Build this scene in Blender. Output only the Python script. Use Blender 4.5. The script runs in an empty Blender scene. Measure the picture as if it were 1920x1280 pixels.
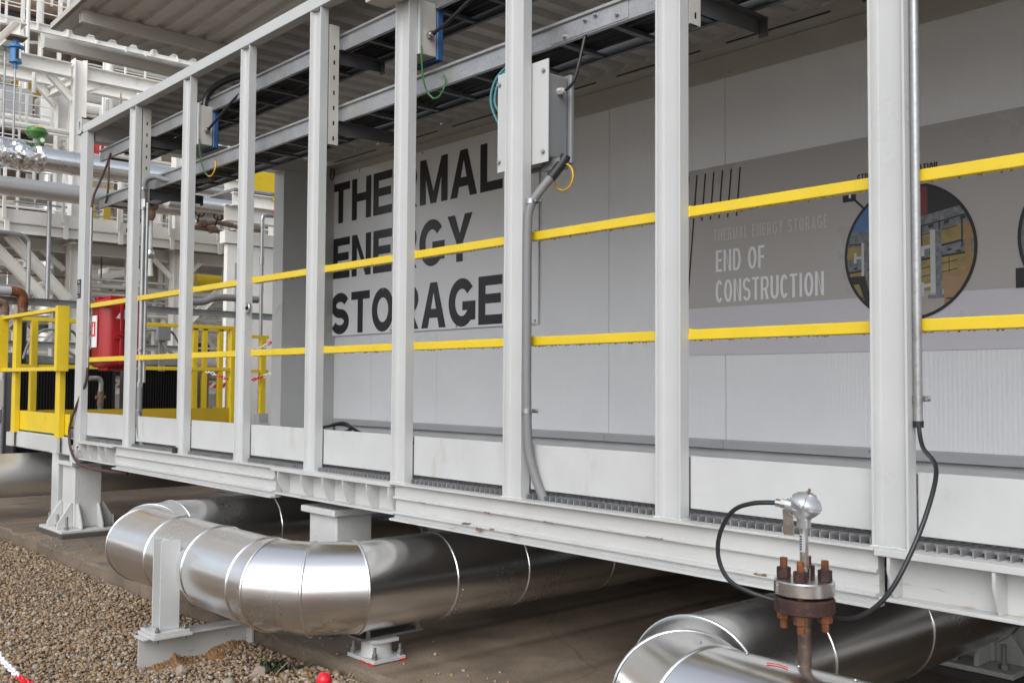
import bpy, bmesh, math, random
import numpy as np
from mathutils import Vector, Matrix
random.seed(7); rng = np.random.default_rng(7)
SC = bpy.context.scene
COL = SC.collection
rad = math.radians

# ------------------------------------------------------------------ camera
YAW, PITCH, ROLL = rad(41.7205), rad(2.4935), rad(0.3679)
F0 = Vector((-math.cos(YAW), math.sin(YAW), 0)); U0 = Vector((0, 0, 1)); R0 = F0.cross(U0)
Fv = math.cos(PITCH)*F0 + math.sin(PITCH)*U0
Uv = math.cos(PITCH)*U0 - math.sin(PITCH)*F0
Rr = math.cos(ROLL)*R0 + math.sin(ROLL)*Uv
Ur = -math.sin(ROLL)*R0 + math.cos(ROLL)*Uv
cd = bpy.data.cameras.new('camera'); cam = bpy.data.objects.new('camera', cd); COL.objects.link(cam)
M = Matrix((Rr, Ur, -Fv)).transposed().to_4x4(); M.translation = (0, 0, 1.28)
cam.matrix_world = M
cd.lens = 35.0; cd.sensor_width = 36.0; cd.clip_start = 0.05; cd.clip_end = 2000
SC.camera = cam

# ------------------------------------------------------------------ world, sun, exposure
SUN_EL, SUN_ROT = rad(38), rad(152)
w = bpy.data.worlds.new('World'); SC.world = w; w.use_nodes = True
nt = w.node_tree; nt.nodes.clear()
sky = nt.nodes.new('ShaderNodeTexSky'); sky.sky_type = 'NISHITA'; sky.sun_disc = False
sky.sun_elevation = SUN_EL; sky.sun_rotation = SUN_ROT; sky.dust_density = 3.0; sky.air_density = 1.0
hs = nt.nodes.new('ShaderNodeHueSaturation'); hs.inputs['Saturation'].default_value = 0.26
tc = nt.nodes.new('ShaderNodeTexCoord'); mp = nt.nodes.new('ShaderNodeMapping'); mp.inputs['Scale'].default_value = (1, 1, 2.2)
nz = nt.nodes.new('ShaderNodeTexNoise'); nz.inputs['Scale'].default_value = 2.2; nz.inputs['Detail'].default_value = 6
cr = nt.nodes.new('ShaderNodeValToRGB'); cr.color_ramp.elements[0].position = .35; cr.color_ramp.elements[1].position = .7
cr.color_ramp.elements[0].color = (.82, .86, .92, 1); cr.color_ramp.elements[1].color = (1.47, 1.49, 1.52, 1)
mx = nt.nodes.new('ShaderNodeMixRGB'); mx.blend_type = 'MULTIPLY'; mx.inputs[0].default_value = 1
bg = nt.nodes.new('ShaderNodeBackground'); bg.inputs['Strength'].default_value = 0.15
wo = nt.nodes.new('ShaderNodeOutputWorld')
L = nt.links.new
L(sky.outputs[0], hs.inputs['Color']); L(tc.outputs['Generated'], mp.inputs[0]); L(mp.outputs[0], nz.inputs['Vector'])
L(nz.outputs['Fac'], cr.inputs[0]); L(hs.outputs[0], mx.inputs[1]); L(cr.outputs[0], mx.inputs[2])
L(mx.outputs[0], bg.inputs[0]); L(bg.outputs[0], wo.inputs[0])
sd = bpy.data.lights.new('sun', 'SUN'); sd.energy = 0.55; sd.angle = rad(60); sd.color = (1, .985, .96)
sun = bpy.data.objects.new('sun', sd); COL.objects.link(sun)
# sky texture: rotation 0 = +Y, clockwise seen from above
sdir = Vector((math.sin(SUN_ROT)*math.cos(SUN_EL), math.cos(SUN_ROT)*math.cos(SUN_EL), math.sin(SUN_EL)))
sun.rotation_euler = sdir.to_track_quat('Z', 'Y').to_euler()
sun.location = (0, -6, 12)
vs = SC.view_settings; vs.view_transform = 'Standard'; vs.look = 'None'; vs.gamma = 1; vs.exposure = 0.30
vs.use_curve_mapping = False
SC.cycles.max_bounces = 8; SC.cycles.diffuse_bounces = 4; SC.cycles.glossy_bounces = 4

# ------------------------------------------------------------------ materials
MAT = {}
def nodes(name):
    m = bpy.data.materials.new(name); m.use_nodes = True; MAT[name] = m
    n = m.node_tree; b = n.nodes['Principled BSDF']
    return m, n, b
def noise_fac(n, scale, detail=5, lo=.4, hi=.65, rough=.6, stretch=None, coord='Object'):
    t = n.nodes.new('ShaderNodeTexCoord'); x = n.nodes.new('ShaderNodeTexNoise')
    x.inputs['Scale'].default_value = scale; x.inputs['Detail'].default_value = detail; x.inputs['Roughness'].default_value = rough
    if stretch:
        mm = n.nodes.new('ShaderNodeMapping'); mm.inputs['Scale'].default_value = stretch
        n.links.new(t.outputs[coord], mm.inputs[0]); n.links.new(mm.outputs[0], x.inputs['Vector'])
    else: n.links.new(t.outputs[coord], x.inputs['Vector'])
    r = n.nodes.new('ShaderNodeMapRange'); r.inputs['From Min'].default_value = lo; r.inputs['From Max'].default_value = hi
    n.links.new(x.outputs['Fac'], r.inputs['Value'])
    return r.outputs[0], x.outputs['Fac']
def mixc(n, fac, a, b):
    m = n.nodes.new('ShaderNodeMix'); m.data_type = 'RGBA'
    if hasattr(fac, 'links') or hasattr(fac, 'is_output'): n.links.new(fac, m.inputs[0])
    else: m.inputs[0].default_value = fac
    for v, i in ((a, 6), (b, 7)):
        if hasattr(v, 'is_output'): n.links.new(v, m.inputs[i])
        else: m.inputs[i].default_value = (*v, 1)
    return m.outputs[2]
def bump(n, b, src, strength=.2, dist=.01):
    u = n.nodes.new('ShaderNodeBump'); u.inputs['Strength'].default_value = strength; u.inputs['Distance'].default_value = dist
    n.links.new(src, u.inputs['Height']); n.links.new(u.outputs[0], b.inputs['Normal'])
def simple(name, col, rough=.45, metal=0, var=.12, scale=6, bs=0, bscale=60, bdist=.002, dirt=None, dlo=.58, dhi=.75, dscale=9, coat=0, stretch=None):
    m, n, b = nodes(name)
    f, raw = noise_fac(n, scale, 6, .3, .7)
    c = mixc(n, f, tuple(v*(1-var) for v in col), tuple(min(1, v*(1+var*.6)) for v in col))
    if dirt:
        g, _ = noise_fac(n, dscale, 8, dlo, dhi, .65, stretch)
        c = mixc(n, g, c, dirt)
    n.links.new(c, b.inputs['Base Color'])
    b.inputs['Roughness'].default_value = rough; b.inputs['Metallic'].default_value = metal
    if coat: b.inputs['Coat Weight'].default_value = coat
    rr = n.nodes.new('ShaderNodeMapRange'); rr.inputs['To Min'].default_value = rough*.8; rr.inputs['To Max'].default_value = min(1, rough*1.25)
    n.links.new(f, rr.inputs['Value']); n.links.new(rr.outputs[0], b.inputs['Roughness'])
    if bs:
        _, r2 = noise_fac(n, bscale, 3)
        bump(n, b, r2, bs, bdist)
    return m
simple('paint_white', (.52, .525, .515), .33, var=.05, scale=3, bs=.25, bscale=90, bdist=.001, dirt=(.50, .47, .42), dlo=.66, dhi=.86, dscale=5)
simple('paint_kick', (.53, .535, .525), .36, var=.07, scale=5, bs=.3, bscale=40, bdist=.001, dirt=(.40, .36, .30), dlo=.60, dhi=.82, dscale=7, stretch=(1, 1, .35))
simple('paint_beam', (.525, .525, .51), .36, var=.05, scale=4, bs=.3, bscale=70, bdist=.001, dirt=(.30, .20, .12), dlo=.60, dhi=.80, dscale=11, stretch=(.6, 1, 5))
simple('paint_texture', (.56, .56, .545), .5, var=.05, scale=5, bs=.9, bscale=55, bdist=.004, dirt=(.42, .37, .31), dlo=.66, dhi=.85, dscale=4)
simple('paint_cream', (.86, .84, .79), .5, var=.08, scale=2, dirt=(.42, .39, .34), dlo=.62, dhi=.85, dscale=2.5)
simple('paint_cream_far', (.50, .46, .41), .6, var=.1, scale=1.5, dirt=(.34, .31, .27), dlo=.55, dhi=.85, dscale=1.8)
simple('yellow_paint', (.74, .53, .022), .32, var=.07, scale=6, bs=.25, bscale=60, bdist=.001, dirt=(.45, .30, .03), dlo=.68, dhi=.82, dscale=16)
simple('dark_yellow', (.50, .33, .015), .5, var=.08)
simple('sign_white', (.87, .88, .89), .22, var=.03, scale=2)
simple('letter_black', (.022, .021, .026), .35, var=.1)
simple('banner_grey', (.47, .447, .43), .3, var=.04, scale=1.2)
simple('banner_dark', (.245, .232, .22), .3, var=.04, scale=1.2)
simple('banner_light', (.64, .62, .655), .3, var=.03, scale=1.2)
simple('text_pale', (.90, .89, .90), .4, var=.02)
simple('text_dim', (.63, .61, .60), .4, var=.02)
simple('trim_grey', (.40, .41, .42), .4, var=.05, scale=4)
simple('plinth_grey', (.52, .53, .53), .45, var=.08, scale=4)
simple('roof_grey', (.50, .475, .44), .42, var=.10, scale=1.5, dirt=(.33, .29, .24), dlo=.55, dhi=.8, dscale=3)
simple('purlin_grey', (.52, .50, .46), .45, var=.06, scale=3)
simple('gutter_paint', (.60, .585, .55), .42, var=.06, scale=3)
simple('box_grey', (.22, .228, .235), .42, var=.06, scale=6, bs=.1, bscale=200)
simple('box_beige', (.52, .50, .46), .42, var=.04)
simple('box_blue', (.04, .12, .29), .38, var=.06)
simple('red_plastic', (.36, .007, .011), .34, var=.08, coat=.1, dirt=(.12, .02, .02), dlo=.6, dhi=.85, dscale=7)
simple('red_bright', (.72, .015, .03), .25, var=.04)
simple('paper_white', (.78, .78, .79), .6, var=.02)
simple('black_rubber', (.016, .017, .02), .42, var=.2)
simple('grey_hose', (.21, .21, .215), .5, var=.08)
simple('brown_cable', (.07, .032, .025), .45, var=.15)
simple('green_cable', (.05, .18, .05), .45, var=.2)
simple('yellow_cable', (.70, .40, .01), .45, var=.1)
simple('teal_cable', (.06, .22, .25), .45, var=.1)
simple('black_fin', (.012, .012, .013), .5, var=.2)
simple('valve_green', (.06, .19, .035), .35, var=.15)
simple('hanger_blue', (.05, .21, .45), .4, var=.1)
simple('red_tank', (.60, .02, .02), .3, var=.06)
simple('copper_insul', (.30, .22, .15), .6, var=.3, scale=9)
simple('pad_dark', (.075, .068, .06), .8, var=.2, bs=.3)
simple('galv_shaded', (.12, .12, .125), .5, .4, var=.2, scale=8)  # darker copy of the galvanised steel: shade under the trays put into the colour
simple('grating_metal', (.33, .33, .335), .45, .55, var=.15, scale=12)
simple('steel_bolt', (.42, .42, .42), .35, .9, var=.2, scale=30)
simple('stainless', (.62, .60, .57), .28, 1.0, var=.12, scale=25, dirt=(.42, .27, .14), dlo=.62, dhi=.8, dscale=22)
simple('cast_alu', (.60, .61, .63), .38, .75, var=.05, scale=20)
simple('clay', (.30, .165, .075), .95, var=.3, scale=25, bs=1, bscale=60, bdist=.01)
simple('leaf', (.03, .05, .022), .5, var=.4, scale=12)
simple('straw', (.34, .27, .16), .7, var=.2)
simple('dark_glass_and_shade', (.02, .022, .024), .2, var=.1)  # near-black for window glass and for boxes that paint shade
simple('photo_blue', (.10, .20, .42), .35); simple('photo_yellow', (.34, .26, .10), .4, var=.3, scale=18); simple('photo_ground', (.42, .39, .36), .4, var=.1)
simple('photo_dark', (.035, .03, .032), .4, var=.2); simple('photo_red', (.22, .045, .05), .4); simple('photo_steel', (.20, .21, .23), .4, var=.5, scale=45)
simple('photo_white', (.55, .55, .56), .4); simple('photo_wood', (.34, .21, .10), .4, var=.15); simple('photo_card', (.36, .24, .13), .4, var=.1)
simple('orange_plastic', (.75, .16, .03), .5); simple('horizon_brown', (.24, .19, .165), .9, var=.25, scale=.03)

# wall panel: fine vertical micro ribs in the sheet
m, n, b = nodes('wall_panel')
f, raw = noise_fac(n, 1.6, 5, .3, .7)
n.links.new(mixc(n, f, (.78, .79, .805), (.83, .84, .85)), b.inputs['Base Color']); b.inputs['Roughness'].default_value = .30
t = n.nodes.new('ShaderNodeTexCoord'); wv = n.nodes.new('ShaderNodeTexWave'); wv.bands_direction = 'X'; wv.inputs['Scale'].default_value = 12.5
n.links.new(t.outputs['Object'], wv.inputs['Vector']); bump(n, b, wv.outputs['Fac'], .45, .0018)

# galvanised steel with spangle
m, n, b = nodes('galvanised')
t = n.nodes.new('ShaderNodeTexCoord'); v = n.nodes.new('ShaderNodeTexVoronoi'); v.inputs['Scale'].default_value = 110
n.links.new(t.outputs['Object'], v.inputs['Vector'])
f, raw = noise_fac(n, 5, 6, .35, .7)
sp = n.nodes.new('ShaderNodeMix'); sp.data_type = 'RGBA'; sp.inputs[0].default_value = .10
c0 = mixc(n, f, (.27, .28, .295), (.40, .41, .425)); n.links.new(c0, sp.inputs[6]); n.links.new(v.outputs['Color'], sp.inputs[7])
hh = n.nodes.new('ShaderNodeHueSaturation'); hh.inputs['Saturation'].default_value = .12; n.links.new(sp.outputs[2], hh.inputs['Color'])
n.links.new(hh.outputs[0], b.inputs['Base Color']); b.inputs['Metallic'].default_value = .6
rr = n.nodes.new('ShaderNodeMapRange'); rr.inputs['To Min'].default_value = .28; rr.inputs['To Max'].default_value = .5
n.links.new(f, rr.inputs['Value']); n.links.new(rr.outputs[0], b.inputs['Roughness'])

# aluminium cladding: rolled sheet, slightly wavy, smudged
def alu(name, col, r0, r1, wav=.10):
    m, n, b = nodes(name)
    f, raw = noise_fac(n, 3.0, 7, .35, .72)
    g, _ = noise_fac(n, 40, 4, .3, .75, stretch=(.05, 1, 1))
    c = mixc(n, f, col, tuple(v*.9 for v in col)); n.links.new(c, b.inputs['Base Color'])
    b.inputs['Metallic'].default_value = 1
    mm = n.nodes.new('ShaderNodeMath'); mm.operation = 'MULTIPLY_ADD'; mm.inputs[1].default_value = .25
    n.links.new(g, mm.inputs[0]); n.links.new(f, mm.inputs[2])
    rr = n.nodes.new('ShaderNodeMapRange'); rr.inputs['From Max'].default_value = 1.4; rr.inputs['To Min'].default_value = r0; rr.inputs['To Max'].default_value = r1
    n.links.new(mm.outputs[0], rr.inputs['Value']); n.links.new(rr.outputs[0], b.inputs['Roughness'])
    _, r2 = noise_fac(n, 2.5, 1); bump(n, b, r2, wav, .02)
    return m
alu('aluminium', (.94, .94, .94), .21, .32, .06)
alu('aluminium_dull', (.80, .79, .77), .38, .55)
m, n, b = nodes('foil'); b.inputs['Metallic'].default_value = 1; b.inputs['Roughness'].default_value = .18; b.inputs['Base Color'].default_value = (.86, .85, .84, 1)

# rust
def rust(name, a, c, d, rough=.75, metal=.1):
    m, n, b = nodes(name)
    f, raw = noise_fac(n, 18, 8, .35, .65); g, _ = noise_fac(n, 55, 6, .5, .7)
    n.links.new(mixc(n, g, mixc(n, f, a, c), d), b.inputs['Base Color'])
    b.inputs['Roughness'].default_value = rough; b.inputs['Metallic'].default_value = metal; bump(n, b, raw, .5, .004)
rust('rust_dark', (.022, .011, .010), (.05, .022, .017), (.09, .035, .02))
rust('rust_orange', (.07, .024, .011), (.20, .065, .02), (.30, .11, .035))
rust('rust_brown', (.13, .085, .06), (.22, .12, .07), (.30, .22, .16))
rust('rust_stub', (.07, .055, .048), (.12, .085, .065), (.22, .12, .06), .55, .4)

# concrete slab with brown dirt, wet patches
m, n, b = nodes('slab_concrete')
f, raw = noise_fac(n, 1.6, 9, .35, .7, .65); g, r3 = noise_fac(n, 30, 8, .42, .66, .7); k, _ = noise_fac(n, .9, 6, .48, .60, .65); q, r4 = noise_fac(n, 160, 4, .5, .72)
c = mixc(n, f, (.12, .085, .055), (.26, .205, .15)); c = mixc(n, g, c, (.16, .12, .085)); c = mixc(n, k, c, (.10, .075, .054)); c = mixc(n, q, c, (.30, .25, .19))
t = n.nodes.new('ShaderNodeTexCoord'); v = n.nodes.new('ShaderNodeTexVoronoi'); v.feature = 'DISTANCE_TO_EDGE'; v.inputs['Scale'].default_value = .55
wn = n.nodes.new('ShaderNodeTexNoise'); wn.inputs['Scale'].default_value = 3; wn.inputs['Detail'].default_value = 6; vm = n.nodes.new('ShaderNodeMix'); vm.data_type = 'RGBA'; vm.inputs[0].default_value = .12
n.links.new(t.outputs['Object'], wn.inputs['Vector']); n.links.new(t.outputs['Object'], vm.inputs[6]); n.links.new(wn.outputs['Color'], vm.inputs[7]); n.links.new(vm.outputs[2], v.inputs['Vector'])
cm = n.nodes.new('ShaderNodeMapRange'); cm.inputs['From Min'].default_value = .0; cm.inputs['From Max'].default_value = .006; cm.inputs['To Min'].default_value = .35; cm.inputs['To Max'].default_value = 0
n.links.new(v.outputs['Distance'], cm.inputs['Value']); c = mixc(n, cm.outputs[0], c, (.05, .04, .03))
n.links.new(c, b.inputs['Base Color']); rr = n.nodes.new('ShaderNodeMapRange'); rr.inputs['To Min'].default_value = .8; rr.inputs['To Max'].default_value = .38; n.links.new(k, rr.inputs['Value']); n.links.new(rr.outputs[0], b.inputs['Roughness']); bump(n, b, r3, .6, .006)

# gravel ground (between and beyond the modelled stones)
m, n, b = nodes('gravel_ground')
t = n.nodes.new('ShaderNodeTexCoord'); v = n.nodes.new('ShaderNodeTexVoronoi'); v.inputs['Scale'].default_value = 45
n.links.new(t.outputs['Object'], v.inputs['Vector'])
sp = n.nodes.new('ShaderNodeSeparateColor'); n.links.new(v.outputs['Color'], sp.inputs[0])
cr = n.nodes.new('ShaderNodeValToRGB'); n.links.new(sp.outputs[0], cr.inputs[0])
for p, c in ((0, (.10, .065, .04)), (.4, (.20, .14, .09)), (.75, (.27, .21, .15)), (1, (.38, .34, .29))):
    e = cr.color_ramp.elements.new(p) if p not in (0, 1) else cr.color_ramp.elements[0 if p == 0 else -1]
    e.color = (*c, 1)
n.links.new(cr.outputs[0], b.inputs['Base Color']); b.inputs['Roughness'].default_value = .85
iv = n.nodes.new('ShaderNodeMath'); iv.operation = 'SUBTRACT'; iv.inputs[0].default_value = 1; n.links.new(v.outputs['Distance'], iv.inputs[1]); bump(n, b, iv.outputs[0], 1, .02)

# stones, one random colour each
m, n, b = nodes('stones')
gi = n.nodes.new('ShaderNodeNewGeometry'); cr = n.nodes.new('ShaderNodeValToRGB'); n.links.new(gi.outputs['Random Per Island'], cr.inputs[0])
els = ((0, (.24, .165, .10)), (.12, (.40, .25, .115)), (.22, (.30, .22, .15)), (.34, (.48, .41, .32)), (.46, (.27, .165, .08)), (.56, (.36, .33, .29)), (.66, (.47, .34, .19)), (.78, (.21, .175, .145)), (.88, (.58, .54, .47)), (1, (.41, .29, .18)))
for p, c in els:
    e = cr.color_ramp.elements.new(p) if p not in (0, 1) else cr.color_ramp.elements[0 if p == 0 else -1]
    e.color = (*c, 1)
cr.color_ramp.interpolation = 'CONSTANT'
warm = mixc(n, .40, cr.outputs[0], (.25, .16, .085))
f, raw = noise_fac(n, 60, 6, .3, .7); n.links.new(mixc(n, f, warm, mixc(n, .35, warm, (.14, .09, .055))), b.inputs['Base Color'])
b.inputs['Roughness'].default_value = .55; bump(n, b, raw, .4, .004)

# red / white barrier stripes and chain handled by two materials; water drops
m, n, b = nodes('water'); b.inputs['Base Color'].default_value = (.75, .62, .25, 1); b.inputs['Roughness'].default_value = .05; b.inputs['Transmission Weight'].default_value = .8; b.inputs['IOR'].default_value = 1.33
m, n, b = nodes('barrier_stripe')
t = n.nodes.new('ShaderNodeTexCoord'); mm = n.nodes.new('ShaderNodeMapping'); mm.inputs['Rotation'].default_value = (rad(45), 0, 0)
wv = n.nodes.new('ShaderNodeTexWave'); wv.bands_direction = 'Y'; wv.inputs['Scale'].default_value = 4.2
cr = n.nodes.new('ShaderNodeValToRGB'); cr.color_ramp.interpolation = 'CONSTANT'; cr.color_ramp.elements[0].color = (.75, .74, .73, 1); cr.color_ramp.elements[1].color = (.60, .03, .03, 1); cr.color_ramp.elements[1].position = .5
n.links.new(t.outputs['Object'], mm.inputs[0]); n.links.new(mm.outputs[0], wv.inputs['Vector']); n.links.new(wv.outputs['Fac'], cr.inputs[0]); n.links.new(cr.outputs[0], b.inputs['Base Color'])

# ------------------------------------------------------------------ mesh helpers
class MB:
    def __init__(s): s.v = []; s.f = []
    def add(s, vs, fs):
        o = len(s.v); s.v += [tuple(x) for x in vs]; s.f += [tuple(i+o for i in f) for f in fs]; return s
    def box(s, x0, x1, y0, y1, z0, z1):
        return s.add([(x0,y0,z0),(x1,y0,z0),(x1,y1,z0),(x0,y1,z0),(x0,y0,z1),(x1,y0,z1),(x1,y1,z1),(x0,y1,z1)],
                     [(0,3,2,1),(4,5,6,7),(0,1,5,4),(1,2,6,5),(2,3,7,6),(3,0,4,7)])
    def prism(s, prof, p0, p1, ax, ay):
        """polygon prof (u,v) carried from p0 to p1, u along ax, v along ay"""
        p0, p1, ax, ay = Vector(p0), Vector(p1), Vector(ax), Vector(ay); k = len(prof)
        vs = [p0+ax*u+ay*v for u, v in prof]+[p1+ax*u+ay*v for u, v in prof]
        return s.add(vs, [tuple(range(k))[::-1], tuple(range(k, 2*k))]+[(i, (i+1) % k, k+(i+1) % k, k+i) for i in range(k)])
    def frame(s, p0, p1, up=(0, 0, 1)):
        d = (Vector(p1)-Vector(p0)).normalized(); u = Vector(up); x = d.cross(u)
        if x.length < 1e-4: x = d.cross(Vector((1, 0, 0)))
        x.normalize(); return x, x.cross(d).normalized()
    def bar(s, p0, p1, wd, ht, up=(0, 0, 1)):
        x, y = s.frame(p0, p1, up); a, b = wd/2, ht/2
        return s.prism([(-a,-b),(a,-b),(a,b),(-a,b)], p0, p1, x, y)
    def ibeam(s, p0, p1, h, wd, tf=.012, tw=.009, up=(0, 0, 1)):
        x, y = s.frame(p0, p1, up); a, b, t = wd/2, h/2, tw/2
        return s.prism([(-a,-b),(a,-b),(a,-b+tf),(t,-b+tf),(t,b-tf),(a,b-tf),(a,b),(-a,b),(-a,b-tf),(-t,b-tf),(-t,-b+tf),(-a,-b+tf)], p0, p1, x, y)
    def channel(s, p0, p1, h, wd, t=.006, up=(0, 0, 1)):
        x, y = s.frame(p0, p1, up); b = h/2
        return s.prism([(0,-b),(wd,-b),(wd,-b+t),(t,-b+t),(t,b-t),(wd,b-t),(wd,b),(0,b)], p0, p1, x, y)
    def cyl(s, p0, p1, r0, r1=None, n=20, cap=True):
        r1 = r0 if r1 is None else r1; x, y = s.frame(p0, p1); p0, p1 = Vector(p0), Vector(p1)
        c = [(math.cos(2*math.pi*i/n), math.sin(2*math.pi*i/n)) for i in range(n)]
        vs = [p0+(x*a+y*b)*r0 for a, b in c]+[p1+(x*a+y*b)*r1 for a, b in c]
        fs = [(i, (i+1) % n, n+(i+1) % n, n+i) for i in range(n)]
        if cap: fs += [tuple(range(n))[::-1], tuple(range(n, 2*n))]
        return s.add(vs, fs)
    def lathe(s, prof, p, axis=(0, 0, 1), n=24):
        a = Vector(axis).normalized(); x = a.orthogonal().normalized(); y = a.cross(x); p = Vector(p); k = len(prof)
        vs = [p+a*h+(x*math.cos(2*math.pi*i/n)+y*math.sin(2*math.pi*i/n))*max(r, 1e-5) for r, h in prof for i in range(n)]
        fs = [(j*n+i, j*n+(i+1) % n, (j+1)*n+(i+1) % n, (j+1)*n+i) for j in range(k-1) for i in range(n)]
        fs += [tuple(range(n))[::-1], tuple(range((k-1)*n, k*n))]
        return s.add(vs, fs)
    def tube(s, pts, r, n=10, sub=8, closed=False):
        P = [Vector(p) for p in pts]
        if sub > 1 and len(P) > 2:
            Q = []; N = len(P)
            for i in range(N if closed else N-1):
                a, b, c, d = (P[(i-1) % N], P[i], P[(i+1) % N], P[(i+2) % N]) if closed else (P[max(i-1, 0)], P[i], P[i+1], P[min(i+2, N-1)])
                for k in range(sub):
                    t = k/sub; Q.append(.5*((2*b)+(c-a)*t+(2*a-5*b+4*c-d)*t*t+(3*b-a-3*c+d)*t**3))
            if not closed: Q.append(P[-1])
            P = Q
        N = len(P); T = []
        for i in range(N):
            T.append(((P[(i+1) % N]-P[(i-1) % N]) if closed else (P[min(i+1, N-1)]-P[max(i-1, 0)])).normalized())
        x = T[0].orthogonal().normalized(); vs = []
        for i in range(N):
            x = (x-T[i]*x.dot(T[i])).normalized(); y = T[i].cross(x)
            vs += [P[i]+(x*math.cos(2*math.pi*k/n)+y*math.sin(2*math.pi*k/n))*r for k in range(n)]
        fs = [((i*n+k), (i*n+(k+1) % n), ((i+1) % N*n+(k+1) % n), ((i+1) % N*n+k)) for i in range(N if closed else N-1) for k in range(n)]
        if not closed: fs += [tuple(range(n))[::-1], tuple(range((N-1)*n, N*n))]
        return s.add(vs, fs)
    def hexnut(s, p, r, h, axis=(0, 0, 1)):
        p = Vector(p); return s.cyl(p, p+Vector(axis)*h, r, n=6)
WL = {}
def wloc(o): return WL.get(o.name, Vector((0, 0, 0))) if o else Vector((0, 0, 0))
def tag(o, label=None, cat=None, group=None, kind=None):
    if label: o['label'] = label
    if cat: o['category'] = cat
    if group: o['group'] = group
    if kind: o['kind'] = kind
    return o
def build(name, mb, mat, parent=None, bevel=0, angle=35, origin=None):
    off = wloc(parent)
    if parent is None:
        if origin is None:
            A = np.array(mb.v); origin = ((A[:, 0].min()+A[:, 0].max())/2, (A[:, 1].min()+A[:, 1].max())/2, A[:, 2].min())
        off = Vector(origin)
    me = bpy.data.meshes.new(name); me.from_pydata([(a-off.x, b-off.y, c-off.z) for a, b, c in mb.v], [], mb.f); me.update()
    bm = bmesh.new(); bm.from_mesh(me); bmesh.ops.recalc_face_normals(bm, faces=bm.faces); bm.to_mesh(me); bm.free()
    for p in me.polygons: p.use_smooth = True
    me.set_sharp_from_angle(angle=rad(angle))
    me.materials.append(MAT[mat])
    o = bpy.data.objects.new(name, me); COL.objects.link(o)
    if parent is not None: o.parent = parent
    else: o.location = off
    WL[o.name] = off
    if bevel:
        bv = o.modifiers.new('bevel', 'BEVEL'); bv.width = bevel; bv.segments = 2; bv.limit_method = 'ANGLE'; bv.angle_limit = rad(40); bv.harden_normals = True
    return o
def thing(name, label, cat, loc=(0, 0, 0), group=None):
    o = bpy.data.objects.new(name, None); COL.objects.link(o); o.location = loc; o.empty_display_size = .1
    WL[o.name] = Vector(loc); return tag(o, label, cat, group)
def one(name, mb, mat, label, cat, group=None, bevel=0, angle=35):
    return tag(build(name, mb, mat, None, bevel, angle), label, cat, group)
def struct(name, mb, mat, kind='structure'): return tag(build(name, mb, mat), kind=kind)

# ------------------------------------------------------------------ setting: ground, slab, stones, added horizon ring
struct('gravel_ground', MB().box(-400, 400, -400, 400, -1.0, -.135), 'gravel_ground')
def wobble_slab():
    s = MB(); xs = np.arange(-30, 8.01, .07); N = len(xs)
    e = 2.53+.012*np.sin(xs*7.1)+.01*np.sin(xs*17.3+1)+rng.normal(0, .005, N)
    vs = []
    for x, y in zip(xs, e): vs += [(x, y+.0, -.3), (x, y-.004, -.012+rng.normal(0, .004)), (x, y+.014, .0), (x, 12, 0), (x, 12, -.3)]
    fs = []
    for i in range(N-1):
        for k in range(4): fs.append((i*5+k, i*5+k+1, i*5+k+6, i*5+k+5))
    return s.add(vs, fs)
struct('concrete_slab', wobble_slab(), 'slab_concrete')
def far_ring():
    s = MB(); n = 120; vs = []
    for i in range(n):
        a = 2*math.pi*i/n; h = 9+3*math.sin(a*5)+2*math.sin(a*11+1)+random.uniform(-1, 1)
        for r, z in ((170, -.5), (200, h), (260, h*1.3)): vs.append((r*math.cos(a), r*math.sin(a), z))
    return s.add(vs, [(i*3+k, ((i+1) % n)*3+k, ((i+1) % n)*3+k+1, i*3+k+1) for i in range(n) for k in (0, 1)])
struct('horizon_ring', far_ring(), 'horizon_brown')  # unseen ring, added to give reflections a darker band at the horizon

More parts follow.
